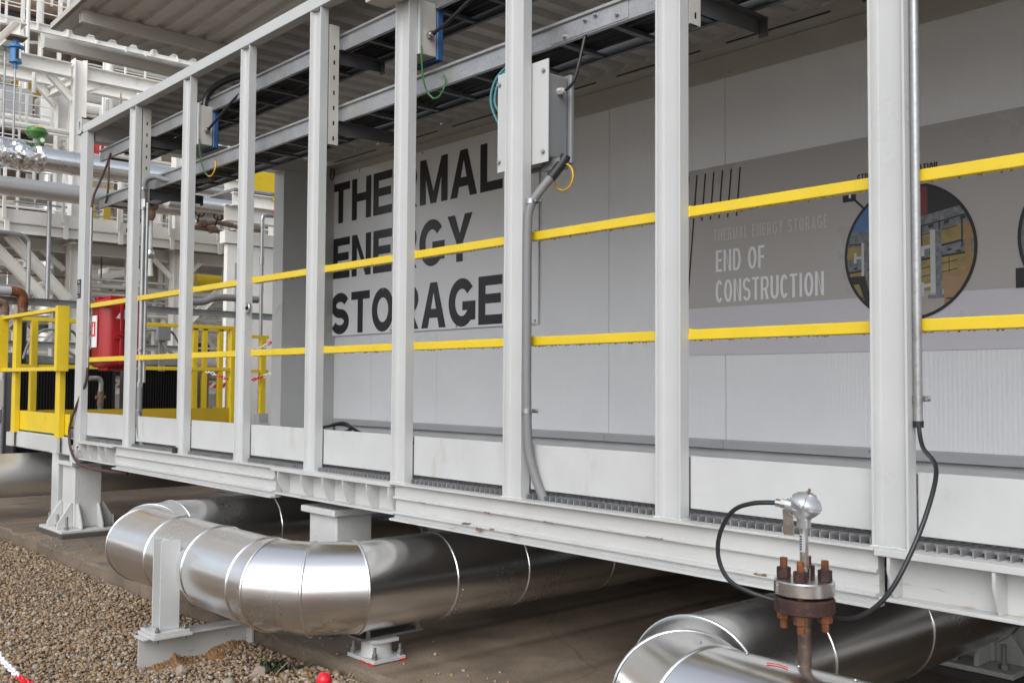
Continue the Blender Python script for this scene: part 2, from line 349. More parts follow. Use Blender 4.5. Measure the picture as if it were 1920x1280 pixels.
bm = bmesh.new(); bmesh.ops.create_icosphere(bm, subdivisions=2, radius=1); ICO_V = np.array([v.co[:] for v in bm.verts]); ICO_F = np.array([[v.index for v in f.verts] for f in bm.faces]); bm.free()
bm = bmesh.new(); bmesh.ops.create_icosphere(bm, subdivisions=1, radius=1); IC1_V = np.array([v.co[:] for v in bm.verts]); IC1_F = np.array([[v.index for v in f.verts] for f in bm.faces]); bm.free()
def rock_field(name, pos, size, tv, tf, mat, smooth=True, rough=.13):
    N = len(pos); nv = len(tv)
    sc = np.stack([rng.uniform(.75, 1.25, N), rng.uniform(.6, 1.0, N), rng.uniform(.4, .8, N)], 1)*size[:, None]
    V = tv[None]*(1+rng.normal(0, rough, (N, nv, 1)))*sc[:, None, :]
    q = rng.normal(size=(N, 4)); q[:, 1:3] *= .35; q /= np.linalg.norm(q, axis=1)[:, None]; a, b_, c, d = q.T
    Rm = np.stack([np.stack([1-2*(c*c+d*d), 2*(b_*c-a*d), 2*(b_*d+a*c)], 1), np.stack([2*(b_*c+a*d), 1-2*(b_*b_+d*d), 2*(c*d-a*b_)], 1), np.stack([2*(b_*d-a*c), 2*(c*d+a*b_), 1-2*(b_*b_+c*c)], 1)], 1)
    V = np.einsum('nij,nvj->nvi', Rm, V)+pos[:, None, :]
    Fc = (tf[None]+(np.arange(N)*nv)[:, None, None]).reshape(-1, 3)
    me = bpy.data.meshes.new(name); me.vertices.add(N*nv); me.vertices.foreach_set('co', V.reshape(-1).astype(np.float32))
    nf = len(Fc); me.loops.add(nf*3); me.loops.foreach_set('vertex_index', Fc.reshape(-1).astype(np.int32))
    me.polygons.add(nf); me.polygons.foreach_set('loop_start', np.arange(0, nf*3, 3, dtype=np.int32)); me.polygons.foreach_set('loop_total', np.full(nf, 3, dtype=np.int32))
    me.polygons.foreach_set('use_smooth', np.full(nf, smooth, dtype=bool)); me.update(calc_edges=True); me.materials.append(MAT[mat])
    o = bpy.data.objects.new(name, me); COL.objects.link(o); return o
def inside_view(x, y):   # the wedge of gravel the photograph looks over (a little more all round)
    return (y < 2.50) & (y > 0.9) & (x < -2.0) & (x > -13) & (y > -.19*x+.05)
N0 = 115000
gx = rng.uniform(-13, -2.2, N0); gy = rng.uniform(.8, 2.52, N0); k = inside_view(gx, gy); gx, gy = gx[k], gy[k]
dist = np.hypot(gx, gy); keep = rng.uniform(0, 1, len(gx)) < np.clip(6.0/dist, .35, 1)
gx, gy = gx[keep], gy[keep]; n0 = len(gx)
mound = .05*np.exp(-((gx+3.7)**2/.5+(gy-2.40)**2/.02))+.025*np.exp(-((gy-2.52)/.08)**2)
gz = -.110+mound-.035*np.exp(-((gx+4.83)**2/.006))*(gy < 2.35)*(gy > 1.9)+rng.uniform(-.008, .014, n0)
gs = np.clip(rng.lognormal(math.log(.0085), .36, n0), .004, .024)*np.where(gx > -4.25, 1.25, 1)
tag(rock_field('gravel_stones', np.stack([gx, gy, gz], 1), gs, IC1_V, IC1_F, 'stones'), kind='stuff', label='loose tan and grey gravel stones beside the slab', cat='gravel')
ns = 420; sx_ = rng.uniform(-9, -2.0, ns); sy_ = 2.55+np.abs(rng.normal(0, .22, ns)); 
tag(rock_field('stray_grit', np.stack([sx_, sy_, np.full(ns, .003)], 1), np.clip(rng.lognormal(math.log(.0045), .5, ns), .002, .013), IC1_V, IC1_F, 'stones'), kind='stuff', label='stray grit and small stones scattered on the concrete slab', cat='gravel')
for i, (x, y, r, lab) in enumerate(((-4.02, 2.42, .045, 'pale broken rock at the slab edge in front of the pipe shoe'), (-4.34, 2.29, .05, 'tan angular rock in the weeds under the pipe bend'), (-4.17, 2.33, .04, 'ochre rock right of the weeds by the slab edge'),
                                     (-4.30, 2.12, .038, 'brown rock in the gravel below the pipe bend'), (-4.62, 2.02, .034, 'orange clay rock lying against the steel bracket foot'), (-3.86, 2.44, .05, 'ochre rock at the bottom edge beside the slab corner'))):
    tag(rock_field('rock', np.array([[x, y, -.085]]), np.array([r]), IC1_V, IC1_F, 'stones', False, .2), lab, 'rock', 'larger rocks among the gravel')

# ------------------------------------------------------------------ steel platform frame
PX = [-7.512, -6.546, -5.695, -4.855, -4.025, -3.197, -2.358, -1.520, -.685, .15, .98]
Y0 = 2.8
frame = thing('platform_frame', 'long white steel walkway frame with yellow guard rails in front of the cabin', 'steel frame', (-4, Y0, .63))
U = [(0, 0), (.008, 0), (.0115, .016), (.022, .027), (.094, .027), (.1045, .016), (.108, 0), (.116, 0), (.116, .05), (0, .05)]
for x in PX:
    build('post', MB().prism(U, (x, Y0, .804), (x, Y0, 3.356), (1, 0, 0), (0, 1, 0)), 'paint_white', frame, .0015)
def bead(pts, r=.0035):
    q = []
    for a, b_ in zip(pts, pts[1:]):
        a, b_ = Vector(a), Vector(b_); n_ = max(2, int((b_-a).length/.008)); q += [a.lerp(b_, k/n_)+Vector((random.uniform(-.0012, .0012), random.uniform(-.001, .001), random.uniform(-.0015, .0015))) for k in range(n_)]
    return MB().tube(q+[Vector(pts[-1])], r, 6, 1)
for x in PX:
    build('weld', bead([(x-.001, Y0+.05, .807), (x-.001, Y0-.002, .807), (x+.012, Y0+.010, .807), (x+.10, Y0+.012, .807), (x+.117, Y0-.002, .807), (x+.117, Y0+.052, .807)], .0042), 'paint_beam', frame, angle=80)
for x, z, ln, hh in ((-3.42, .668, .05, .006), (-3.33, .655, .035, .011), (-3.24, .664, .03, .007), (-3.10, .659, .05, .004), (-2.9, .731, .06, .003), (-3.75, .731, .05, .003), (-2.35, .734, .08, .003), (-1.9, .668, .05, .004), (-3.28, .731, .04, .005)):
    fl = MB(); k_ = 9
    up_ = [(x+ln*(i/k_-.5), z+hh*random.uniform(.3, 1)) for i in range(k_+1)]; dn_ = [(x+ln*(i/k_-.5), z-hh*random.uniform(.2, .8)) for i in range(k_+1)]
    yy = Y0-.019 if z < .70 else Y0-.013
    fl.add([(a, yy, b_) for a, b_ in up_]+[(a, yy, b_) for a, b_ in dn_]+[(a, yy+.02, b_) for a, b_ in up_]+[(a, yy+.02, b_) for a, b_ in dn_], [(i, i+1, k_+2+i, k_+1+i) for i in range(k_)]+[(i, 2*k_+2+i, 2*k_+3+i, i+1) for i in range(k_)])
    build('rust_patch', fl, 'rust_brown', frame)
cp = build('corner_post', MB().box(-8.60, -8.445, Y0, Y0+.058, .72, 3.36), 'paint_white', frame, .004)
def casting(x0, x1, y0, y1, z0, z1):
    s = MB(); xm, zm, a, b_ = (x0+x1)/2, (z0+z1)/2, .022, .042; n = 20
    ring = [(xm+a*math.cos(2*math.pi*i/n), zm+b_*math.sin(2*math.pi*i/n)) for i in range(n)]
    rect = []
    for u, v in ring:
        du, dv = u-xm, v-zm; k = min(((x1-x0)/2)/max(abs(du), 1e-6), ((z1-z0)/2)/max(abs(dv), 1e-6)); rect.append((xm+du*k, zm+dv*k))
    vs = [(u, y0, v) for u, v in rect]+[(u, y0, v) for u, v in ring]+[(u, y0+.03, v) for u, v in ring]
    s.add(vs, [(i, (i+1) % n, n+(i+1) % n, n+i) for i in range(n)]+[(n+i, n+(i+1) % n, 2*n+(i+1) % n, 2*n+i) for i in range(n)])
    s.box(x0, x1, y0+.002, y1, z0, z0+.012); s.box(x0, x1, y0+.002, y1, z1-.012, z1); s.box(x0, x0+.012, y0+.002, y1, z0, z1); s.box(x1-.012, x1, y0+.002, y1, z0, z1)
    s.box(x0+.01, x1-.01, y1-.04, y1, z0+.01, z1-.01); return s
build('corner_casting', casting(-8.665, -8.545, Y0-.012, Y0+.12, 3.36, 3.49), 'paint_white', frame)
build('corner_casting', casting(-8.64, -8.47, Y0-.012, Y0+.14, .615, .755), 'paint_white', frame)
build('top_rail', MB().box(-8.545, 1.4, Y0-.004, Y0+.062, 3.357, 3.428), 'paint_white', frame, .004)
build('end_header', MB().box(-8.60, -8.46, Y0+.07, 5.14, 3.29, 3.43), 'paint_white', frame, .003)
R_Y0, R_Y1 = Y0+.0515, Y0+.0895
xs = [-8.56]+PX
for i in range(len(xs)-1):
    a = xs[i]+.1165; b_ = xs[i+1]-.0005
    for z in (1.889, 1.4445):
        hr = build('handrail', MB().box(a-.012, b_+.012, R_Y0, R_Y1, z, z+.038), 'yellow_paint', frame, .004)
        build('rail_weld', bead([(a+.001, R_Y0, z), (a+.001, R_Y0, z+.038), (a+.001, R_Y0+.02, z+.039)], .0034), 'yellow_paint', frame, angle=80)
        if i >= 3:
            d = MB()
            for _ in range(int((b_-a)*(44 if i > 5 else 30))):
                rr = random.uniform(.0025, .0052); px_ = random.uniform(a+.02, b_-.02); py_ = random.choice((R_Y0+.003, random.uniform(R_Y0, R_Y1)))
                d.lathe([(0, -rr*1.3), (rr*.7, -rr*.9), (rr, -.1*rr), (rr*.7, rr*.5), (0, rr*.6)], (px_, py_, z), n=7)
            tag(build('water_drops', d, 'water', hr), kind='stuff')
    build('toe_board', MB().box(a+.002, b_+.02, Y0+.055, Y0+.061, .845, 1.031), 'paint_kick', frame, .001)
# floor edge beams
RID = [(-.028, .806), (-.028, .798), (0, .794), (0, .743), (-.012, .739), (-.012, .731), (.006, .727), (.006, .673), (-.018, .669), (-.018, .661), (0, .655), (0, .641), (-.032, .637), (-.032, .628), (.04, .628), (.04, .806)]
for a, b_ in ((-7.63, -5.17), (-3.985, -1.50)):
    build('edge_beam', MB().prism(RID, (a, Y0, 0), (b_, Y0, 0), (0, 1, 0), (0, 0, 1)), 'paint_beam', frame, .0015)
CH = [(-.03, .806), (-.03, .785), (.05, .785), (.05, .662), (-.005, .662), (-.005, .650), (.062, .650), (.062, .806)]
for a, b_, ribs in ((-8.46, -7.632, (-8.36, -8.18, -7.95, -7.80)), (-5.168, -3.987, (-5.10, -4.84, -4.62, -4.42, -4.20, -4.01)), (-1.498, .6, (-1.46, -1.16, -.86, -.5))):
    build('edge_channel', MB().prism(CH, (a, Y0, 0), (b_, Y0, 0), (0, 1, 0), (0, 0, 1)), 'paint_beam', frame, .002)
    for x in ribs:
        build('stiffener', MB().prism([(-.026, .7845), (.0495, .7845), (.0495, .6625), (.012, .6625), (-.026, .74)], (x, Y0, 0), (x+.010, Y0, 0), (0, 1, 0), (0, 0, 1)), 'paint_beam', frame, .001)
for x, y0_, y1_ in ((-8.4, 2.86, 5.2), (-6.2, 2.9, 5.2), (-4.3, 2.9, 5.2), (-2.2, 2.9, 5.2)):
    build('floor_beam', MB().box(x-.05, x+.05, y0_, y1_, .655, .79), 'paint_white', frame)
g = MB()
for x in np.arange(-8.44, 1.2, .034): 
    if any(p-.004 < x < p+.118 for p in PX) or x < -8.40: g.box(x, x+.0045, Y0+.062, 5.12, .806, .826)
    else: g.box(x, x+.0045, Y0+.022, 5.12, .806, .826)
for y in (2.875, 2.905, 2.94, 2.98, 3.02, 3.06, 3.1): g.box(-8.45, 1.2, y, y+.005, .815, .825)
build('grating', g, 'grating_metal', frame)
build('floor_plate', MB().box(-8.44, 1.2, 3.11, 5.12, .795, .803), 'grating_metal', frame)
# ceiling sheet inside the frame: ribs run across
def corr(lo, hi, pitch, rib, ht, slope=.018):
    P = []; x = lo
    while x < hi:
        P += [(x, 0), (x+pitch-rib-2*slope, 0), (x+pitch-rib-slope, ht), (x+pitch-slope, ht)]; x += pitch
    P.append((x, 0)); return P
P = corr(-8.46, 1.3, .19, .07, .036); th = .002
build('roof_sheet', MB().prism(P+[(u, v+th) for u, v in reversed(P)], (0, Y0+.064, 3.425), (0, 5.10, 3.46), (1, 0, 0), (0, 0, 1)), 'roof_grey', frame, angle=20)
eb = build('lifting_eye', MB().tube([(-5.575+.028*math.cos(a), Y0+.015, 1.735+.03*math.sin(a)) for a in np.linspace(0, 2*math.pi, 12, endpoint=False)], .008, 10, 3, True).cyl((-5.579, Y0+.015, 1.735), (-5.60, Y0+.015, 1.735), .011), 'steel_bolt', frame)
build('data_plate', MB().box(-8.585, -8.50, Y0-.005, Y0-.001, 1.975, 2.13), 'letter_black', frame, .001)
dp = MB()
dp.box(-8.556, -8.53, Y0-.0062, Y0-.0052, 2.105, 2.113)
for k in range(5):
    dp.box(-8.576, -8.548, Y0-.0062, Y0-.0052, 2.075-k*.014, 2.079-k*.014); dp.box(-8.538, -8.515, Y0-.0062, Y0-.0052, 2.075-k*.014, 2.079-k*.014)
dp.box(-8.576, -8.562, Y0-.0062, Y0-.0052, 1.985, 1.997)
build('plate_print', dp, 'paper_white', frame)

# ------------------------------------------------------------------ insulated cabin behind the walkway
YW = 5.20
cabin = thing('insulated_cabin', 'long grey white cabin of insulated panels behind the walkway frame', 'cabin', (-4, YW, .8))
joints = [-8.66+1.003*k for k in range(11)]
joints = [-8.75, -7.80, -6.806, -5.806, -4.803, -3.80, -2.797, -1.794, -.79, .21, 1.2]
for a, b_ in zip(joints[:-1], joints[1:]):
    build('wall_panel', MB().box(a+.0022, b_-.0022, YW, YW+.1, .93, 3.27), 'wall_panel', cabin, .002)
build('panel_gap', MB().box(-8.75, 1.2, YW+.012, YW+.09, .93, 3.27), 'letter_black', cabin)
build('plinth', MB().box(-8.75, 1.2, YW+.03, YW+.1, .79, .90), 'plinth_grey', cabin)
for a, b_ in ((-8.75, -6.85), (-6.848, -4.84), (-4.838, -3.81), (-3.808, 1.2)):
    t_ = build('base_trim', MB().prism([(-.012, .888), (-.012, .935), (-.002, .945), (-.0015, .885), (.028, .885), (.028, .888)][:4], (a, YW, 0), (b_-.001, YW, 0), (0, 1, 0), (0, 0, 1)), 'trim_grey', cabin)
rv = MB()
for x in (-6.80, -4.80, -3.79, -2.79, -1.79):
    for dx in (-.035, .035): rv.lathe([(.006, 0), (.005, .003), (0, .004)], (x+dx, YW-.0115, .925), (0, -1, 0), 10); rv.lathe([(.006, 0), (.005, .003), (0, .004)], (x+dx, YW-.0125, 3.275), (0, -1, 0), 10)
build('rivet', rv, 'steel_bolt', cabin)
build('top_trim', MB().box(-8.75, 1.2, YW-.012, YW+.05, 3.25, 3.40), 'purlin_grey', cabin, .002)
hd = MB().box(-8.75, 1.2, 5.08, YW+.05, 3.402, 3.47)
build('ceiling_angle', hd, 'purlin_grey', cabin, .003)
sl = MB()
for a in np.arange(-8.3, 1, .92): sl.box(a, a+.72, 5.074, 5.0795, 3.418, 3.426)
build('ceiling_slot', sl, 'letter_black', cabin)
build('end_return', MB().box(-8.64, -8.45, 4.62, YW-.002, .80, 3.31), 'paint_white', cabin, .004)
build('cabin_roof', MB().box(-8.75, 1.2, YW+.105, 7.75, 3.30, 3.42), 'purlin_grey', cabin)
build('cabin_floor', MB().box(-8.75, 1.2, YW+.105, 7.75, .66, .785), 'paint_beam', cabin)
build('wall_panel', MB().box(-8.75, 1.2, 7.65, 7.75, .79, 3.295), 'wall_panel', cabin)
build('wall_panel', MB().box(-8.75, -8.65, YW+.105, 7.645, .79, 3.295), 'wall_panel', cabin); build('wall_panel', MB().box(1.1, 1.2, YW+.105, 7.645, .79, 3.295), 'wall_panel', cabin)
build('skirt', MB().box(-8.7, 1.2, 7.70, 7.745, .002, .655), 'trim_grey', cabin)
hk = MB().tube([(-8.40, 5.10, 3.38), (-8.40, 5.10, 3.29), (-8.37, 5.10, 3.27), (-8.34, 5.10, 3.31), (-8.34, 5.10, 3.37)], .006, 8, 4)
build('hook', hk, 'black_rubber', cabin)

# ------------------------------------------------------------------ lettering
def strip(pts, s):
    P = [Vector((a, b_)) for a, b_ in pts]; n = len(P); Lh, Rh = [], []
    for i in range(n):
        d0 = (P[i]-P[i-1]).normalized() if i else None; d1 = (P[i+1]-P[i]).normalized() if i < n-1 else None
        if d0 is None or d1 is None:
            d = d1 if d0 is None else d0; nrm = Vector((-d.y, d.x)); k = 1
        else:
            nrm = Vector((-(d0+d1).y, (d0+d1).x)).normalized(); k = 1/max(.35, nrm.dot(Vector((-d0.y, d0.x))))
        Lh.append(P[i]+nrm*s/2*k); Rh.append(P[i]-nrm*s/2*k)
    return [[Rh[i], Rh[i+1], Lh[i+1], Lh[i]] for i in range(n-1)]
def arc(cx, cy, rx, ry, a0, a1, n=18): return [(cx+rx*math.cos(rad(a0+(a1-a0)*i/n)), cy+ry*math.sin(rad(a0+(a1-a0)*i/n))) for i in range(n+1)]
def glyph(c, w, h, s):
    v = s; t = s*.88; R_ = lambda x0, y0, x1, y1: [[Vector((x0, y0)), Vector((x1, y0)), Vector((x1, y1)), Vector((x0, y1))]]
    Q = lambda *p: [[Vector(a) for a in p]]
    if c == 'T': return [R_(0, h-t, w, h), R_(w/2-v/2, 0, w/2+v/2, h-t)]
    if c == 'H': return [R_(0, 0, v, h), R_(w-v, 0, w, h), R_(v, h*.53-t/2, w-v, h*.53+t/2)]
    if c == 'E': return [R_(0, 0, v, h), R_(v, h-t, w, h), R_(v, 0, w, t), R_(v, h*.53-t/2, w*.94, h*.53+t/2)]
    if c == 'F': return [R_(0, 0, v, h), R_(v, h-t, w, h), R_(v, h*.5-t/2, w*.9, h*.5+t/2)]
    if c == 'L': return [R_(0, 0, v, h), R_(v, 0, w, t)]
    if c == 'I': return [R_(w/2-v/2, 0, w/2+v/2, h)]
    if c == '1': return [R_(w/2-v/2, 0, w/2+v/2, h), Q((w/2-v/2, h), (w/2-v/2, h-t*1.2), (w*.1, h-t*1.9), (w*.1, h-t*1.0))]
    if c == 'N': return [R_(0, 0, v, h), R_(w-v, 0, w, h), Q((v, h), (v, h-s*1.35), (w-v, 0), (w-v, s*1.35))]
    if c == 'M': return [R_(0, 0, v, h), R_(w-v, 0, w, h), Q((v, h), (v, h-s*2.0), (w/2-v*.46, 0), (w/2, 0), (w/2, s*1.2)), Q((w-v, h), (w/2, s*1.2), (w/2, 0), (w/2+v*.46, 0), (w-v, h-s*2.0))]
    if c == 'A':
        k = w/2; return [Q((0, 0), (v*1.08, 0), (k, h-s*1.0), (k, h), (k-v*.55, h)), Q((w, 0), (k+v*.55, h), (k, h), (k, h-s*1.0), (w-v*1.08, 0)), R_(w*.24, h*.22, w*.76, h*.22+t)]
    if c == 'Y': return [R_(w/2-v/2, 0, w/2+v/2, h*.41), Q((0, h), (w/2-v/2, h*.41), (w/2, h*.41), (w/2, h*.60), (v*1.15, h)), Q((w, h), (w-v*1.15, h), (w/2, h*.60), (w/2, h*.41), (w/2+v/2, h*.41))]
    ry = (h-t)/2; rx = (w-v)/2; cx, cy = w/2, h/2
    if c == 'O': return [strip(arc(cx, cy, rx, ry+.0*h, 90, 450, 44), s)]
    if c == 'C': return [strip(arc(cx, cy, rx, ry, 42, 318, 34), s)]
    if c == 'G': return [strip(arc(cx, cy, rx, ry, 38, 332, 34), s), R_(w-v*.98, h*.12, w, h*.52), R_(w*.52, h*.52-t*.95, w-v*.98, h*.52)]
    if c == 'U': return [strip([(v/2, h), (v/2, h*.32)]+arc(cx, h*.32, rx, h*.32-t/2, 180, 360, 18)[1:]+[(w-v/2, h)], s)]
    if c == 'D': return [R_(0, 0, v, h), strip([(v, h-t/2), (w*.5, h-t/2)]+arc(w*.5, cy, w*.5-v/2, ry, 90, -90, 22)[1:]+[(v, t/2)], s)]
    if c == 'R': 
        yb = h*.45; r2 = (h-t/2-yb-0)/2
        return [R_(0, 0, v, h), strip([(v, h-t/2), (w*.60, h-t/2)]+arc(w*.60, h-t/2-r2, w*.40-v/2, r2, 90, -90, 14)[1:]+[(v, yb)], t), Q((w*.46, yb-t*.4), (w-v*1.15, 0), (w, 0), (w*.46+v*1.05, yb-t*.4))]
    if c == 'S':
        q = (h-t)/4; return [strip(arc(cx, h-t/2-q, rx, q, 22, 270, 22)+arc(cx, t/2+q, rx, q, 90, -158, 22)[1:], s)]
    return []
def lettering(txt, x, z, h, s, ws, gap, y, step=.00025):
    """flat letters of cap height h on the plane Y=y (facing -Y), x = left edge"""
    mb = MB(); d = 0
    for c, w_ in zip(txt, ws):
        if c != ' ':
            for polys in glyph(c, w_, h, s):
                d = (d+1) % 4; yy = y-step*d
                for p in polys: mb.add([(x+q.x, yy, z+q.y) for q in p], [tuple(range(len(p)))])
        x += w_+gap
    return mb
def words(txt, x, z, h, s, ws, gap, y, mat, parent):
    i = 0
    for wd in txt.split(' '):
        build('text', lettering(wd, x, z, h, s, ws[i:i+len(wd)], gap, y), mat, parent)
        x += sum(ws[i:i+len(wd)])+gap*len(wd); i += len(wd)
        if i < len(ws): x += ws[i]+gap; i += 1
def weights(txt, total, gap, tbl):
    ws = [tbl.get(c, 1.0) for c in txt]; k = (total-gap*(len(txt)-1))/sum(ws); return [q*k for q in ws]
BOLD = {'M': 1.2, 'I': .45, 'E': .92, 'L': .85, 'T': .98, 'O': 1.1, 'G': 1.1, 'Y': 1.02, 'S': 1.0, 'A': 1.08, 'R': 1.06, ' ': .45}
sign = thing('wall_sign', 'pale metal sign reading THERMAL ENERGY STORAGE in black capitals on the cabin wall', 'sign', (-7.04, YW-.02, 1.745))
build('sign_panel', MB().box(-8.545, -5.513, YW-.026, YW-.015, 1.745, 3.325), 'sign_white', sign, .001)
for txt, x0, x1, z, h in (('THERMAL', -8.487+.12, -5.925, 2.843, .396), ('ENERGY', -8.36, -6.30, 2.303, .396), ('STORAGE', -8.38, -5.92, 1.764, .392)):
    x0 = {'THERMAL': -8.487, 'ENERGY': -8.455, 'STORAGE': -8.475}[txt]
    build('lettering', lettering(txt, x0, z, h, .088, weights(txt, x1-x0, .038, BOLD), .038, YW-.0275), 'letter_black', sign)
for x, z in ((-8.525, 1.765), (-7.45, 1.765), (-6.5, 1.765), (-5.54, 1.77), (-5.54, 2.45), (-5.54, 3.2), (-7.4, 2.44), (-6.15, 2.44), (-6.95, 2.44), (-7.0, 3.31), (-8.0, 3.31)):
    build('screw', MB().lathe([(.011, 0), (.010, .004), (.004, .006), (0, .006)], (x, YW-.026, z), (0, -1, 0), 12), 'steel_bolt', sign)

# ------------------------------------------------------------------ printed banner on the cabin wall
def clip_circle(poly, cx, cz, r, n=48):
    out = list(poly)
    for i in range(n):
        a = 2*math.pi*(i+.5)/n; nx, nz_ = math.cos(a), math.sin(a); k = r*math.cos(math.pi/n)
        src, out = out, []
        for j in range(len(src)):
            p, q = src[j], src[(j+1) % len(src)]
            dp_ = (p[0]-cx)*nx+(p[1]-cz)*nz_-k; dq = (q[0]-cx)*nx+(q[1]-cz)*nz_-k
            if dp_ <= 0: out.append(p)
            if (dp_ < 0) != (dq < 0):
                t_ = dp_/(dp_-dq); out.append((p[0]+(q[0]-p[0])*t_, p[1]+(q[1]-p[1])*t_))
        if not out: return []
    return out
YB = YW-.006
banner = thing('wall_banner', 'grey printed banner reading END OF CONSTRUCTION with round photographs on the cabin wall', 'banner', (-2, YW, 1.48))
build('banner_sheet', MB().box(-4.12, 1.1, YB, YB+.004, 1.785, 2.69), 'banner_grey', banner)
build('banner_strip', MB().box(-4.12, 1.1, YB, YB+.004, 1.478, 1.784), 'banner_light', banner)
dl = MB()
for k in range(7):
    xt = -4.09+k*.0675; zt = 2.655
    zb = 1.81 if k < 2 else 2.35
    dxdz = .043/.45
    dl.prism([(0, 0), (.011, 0), (.011, .001), (0, .001)], (xt-(zt-zb)*dxdz, YB-.0022, zb), (xt, YB-.0022, zt), (1, 0, 0), (0, 1, 0))
build('diagonal_line', dl, 'letter_black', banner)
THIN = {'I': .42, 'E': .8, 'F': .78, 'L': .74, 'T': .88, ' ': .5, 'N': 1.0, 'O': 1.05, 'C': .95, 'M': 1.15, 'G': 1.05}
words('THERMAL ENERGY STORAGE', -3.885, 2.205, .078, .0088, weights('THERMAL ENERGY STORAGE', .81, .010, THIN), .010, YB-.002, 'text_dim', banner)
words('END OF', -3.868, 2.008, .138, .0175, weights('END OF', .365, .012, THIN), .012, YB-.002, 'text_pale', banner)
build('text', lettering('CONSTRUCTION', -3.87, 1.812, .142, .0172, weights('CONSTRUCTION', .77, .011, THIN), .011, YB-.002), 'text_pale', banner)
words('STRUCTURE INSTALLATION', -2.885, 2.432, .052, .0072, weights('STRUCTURE INSTALLATION', .462, .0045, THIN), .0045, YB-.002, 'letter_black', banner)
def disc(cx, cz, r, y, n=64): return MB().prism([(r*math.cos(2*math.pi*i/n), r*math.sin(2*math.pi*i/n)) for i in range(n)], (cx, y, cz), (cx, y+.0004, cz), (1, 0, 0), (0, 0, 1))
CX, CZ, CR = -2.592, 2.016, .375
build('photo_rim', disc(CX, CZ, CR, YB-.0035), 'letter_black', banner)
def P4(a, b_, c, e, k=.0): return [(a, b_+k*a), (c, b_+k*c), (c, e+k*c), (a, e+k*a)]
K = .16
layers = [('photo_yellow', [P4(-1.1, -.62, 1.1, .5)]), ('photo_blue', [P4(-1.1, .30, -.1, 1.1)]), ('leaf', [P4(-1.1, .24, -.3, .34)]), ('photo_dark', [P4(.0, .33, 1.1, 1.1)]), ('photo_red', [P4(-.05, .36, .18, 1.1), P4(.205, .36, .30, 1.1)]), ('photo_ground', [P4(-1.1, -1.2, 1.1, -.60, .06)]),
          ('photo_dark', [P4(x, z, x+.22, z+.012, K) for z in (-.42, -.30, -.05, .18, .26) for x in (-.6, -.2, .12, .5)]+[P4(x, -.55, x+.01, -.22, K) for x in (-.1, .1, .33, .6)]),
          ('photo_steel', [P4(-1, .10, .0, .34, -.05), P4(.05, .20, .96, .46, K), P4(-.95, -.16, .95, .03, K*.5)]),
          ('photo_dark', [P4(x, .26+.05*(i_ % 2), x+.07, .30+.05*(i_ % 2), K) for i_, x in enumerate(np.arange(.08, .9, .115))]+[P4(x, -.13+.04*(i_ % 2), x+.06, -.10+.04*(i_ % 2), K*.5) for i_, x in enumerate(np.arange(-.85, .9, .13))]),
          ('photo_steel', [P4(-.92, .16, .0, .26, -.03), P4(.04, .315, .93, .415, K)]), ('photo_dark', [P4(-.92, .15, .0, .17, -.03), P4(.04, .305, .93, .325, K), P4(.1, -.165, .92, -.135, K*.5), P4(-1, -.18, 0, -.15, K*.5)]),
          ('photo_dark', [P4(x, -.12, x+.022, .33, K) for x in (.20, .46, .78)]+[P4(.48, -.05, .80, -.02, K), P4(-.56, -.62, -.535, .22), P4(-.50, -.62, -.48, .22), P4(-.64, -.5, -.62, .22), P4(-.30, -.6, -.27, .3), P4(-.18, -.6, -.16, .3)]),
          ('photo_white', [P4(.335, -.62, .41, .28), P4(.17, -.09, .25, .06), P4(.24, -.03, .40, .02, K), P4(.17, -.66, .24, -.46), P4(.24, -.58, .40, -.53, K), P4(-.72, -.5, -.68, .2), P4(-.84, -.10, -.80, .06), P4(-.82, -.04, -.62, .0)]),
          ('photo_steel', [P4(.41, -.66, .50, .27), P4(-.68, -.45, -.62, .22), P4(.30, -.70, .54, -.65)]), ('photo_wood', [P4(.83, -.48, .92, .34), P4(-.60, -.56, -.52, .24)]),
          ('photo_card', [[(.53, -.92), (.70, -.98), (.70, -.42), (.53, -.38)], [(.70, -.98), (.90, -.80), (.88, -.36), (.70, -.42)]]), ('photo_wood', [[(.53, -.38), (.70, -.42), (.88, -.36), (.76, -.30)]]), ('photo_dark', [[(-.80, -.30), (-.66, -.34), (-.48, -.92), (-.58, -.96)], P4(-.90, -.42, -.66, -.30), P4(.56, -.72, .66, -.70), P4(.56, -.78, .66, -.76)])]
for d, (mt, polys_) in enumerate(layers):
    for j, pg in enumerate(polys_):
        mb = MB(); P = clip_circle([(CX+u*CR, CZ+v*CR) for u, v in pg], CX, CZ, CR*.955)
        if len(P) > 2: mb.add([(p[0], YB-.0039-.00012*d-.000004*j, p[1]) for p in P], [tuple(range(len(P)))]); build('photo_print', mb, mt, banner)
mb = MB().box(-2.975, -2.895, YB-.0045, YB-.003, 2.335, 2.43); mb.prism([(-.006, 0), (.006, 0), (.006, .001), (-.006, .001)], (-2.90, YB-.0045, 2.34), (-2.845, YB-.0045, 2.285), (.7, 0, .7), (0, 1, 0))
build('number_tag', mb, 'letter_black', banner); build('text', lettering('1', -2.945, 2.355, .062, .013, [.03], 0, YB-.0055), 'text_pale', banner)
build('photo_rim', disc(-1.63, 2.03, .39, YB-.0035), 'letter_black', banner); build('photo_print', disc(-1.63, 2.03, .372, YB-.0040), 'photo_steel', banner)
build('number_tag', MB().box(-2.03, -1.93, YB-.006, YB-.005, 1.78, 1.88), 'letter_black', banner)

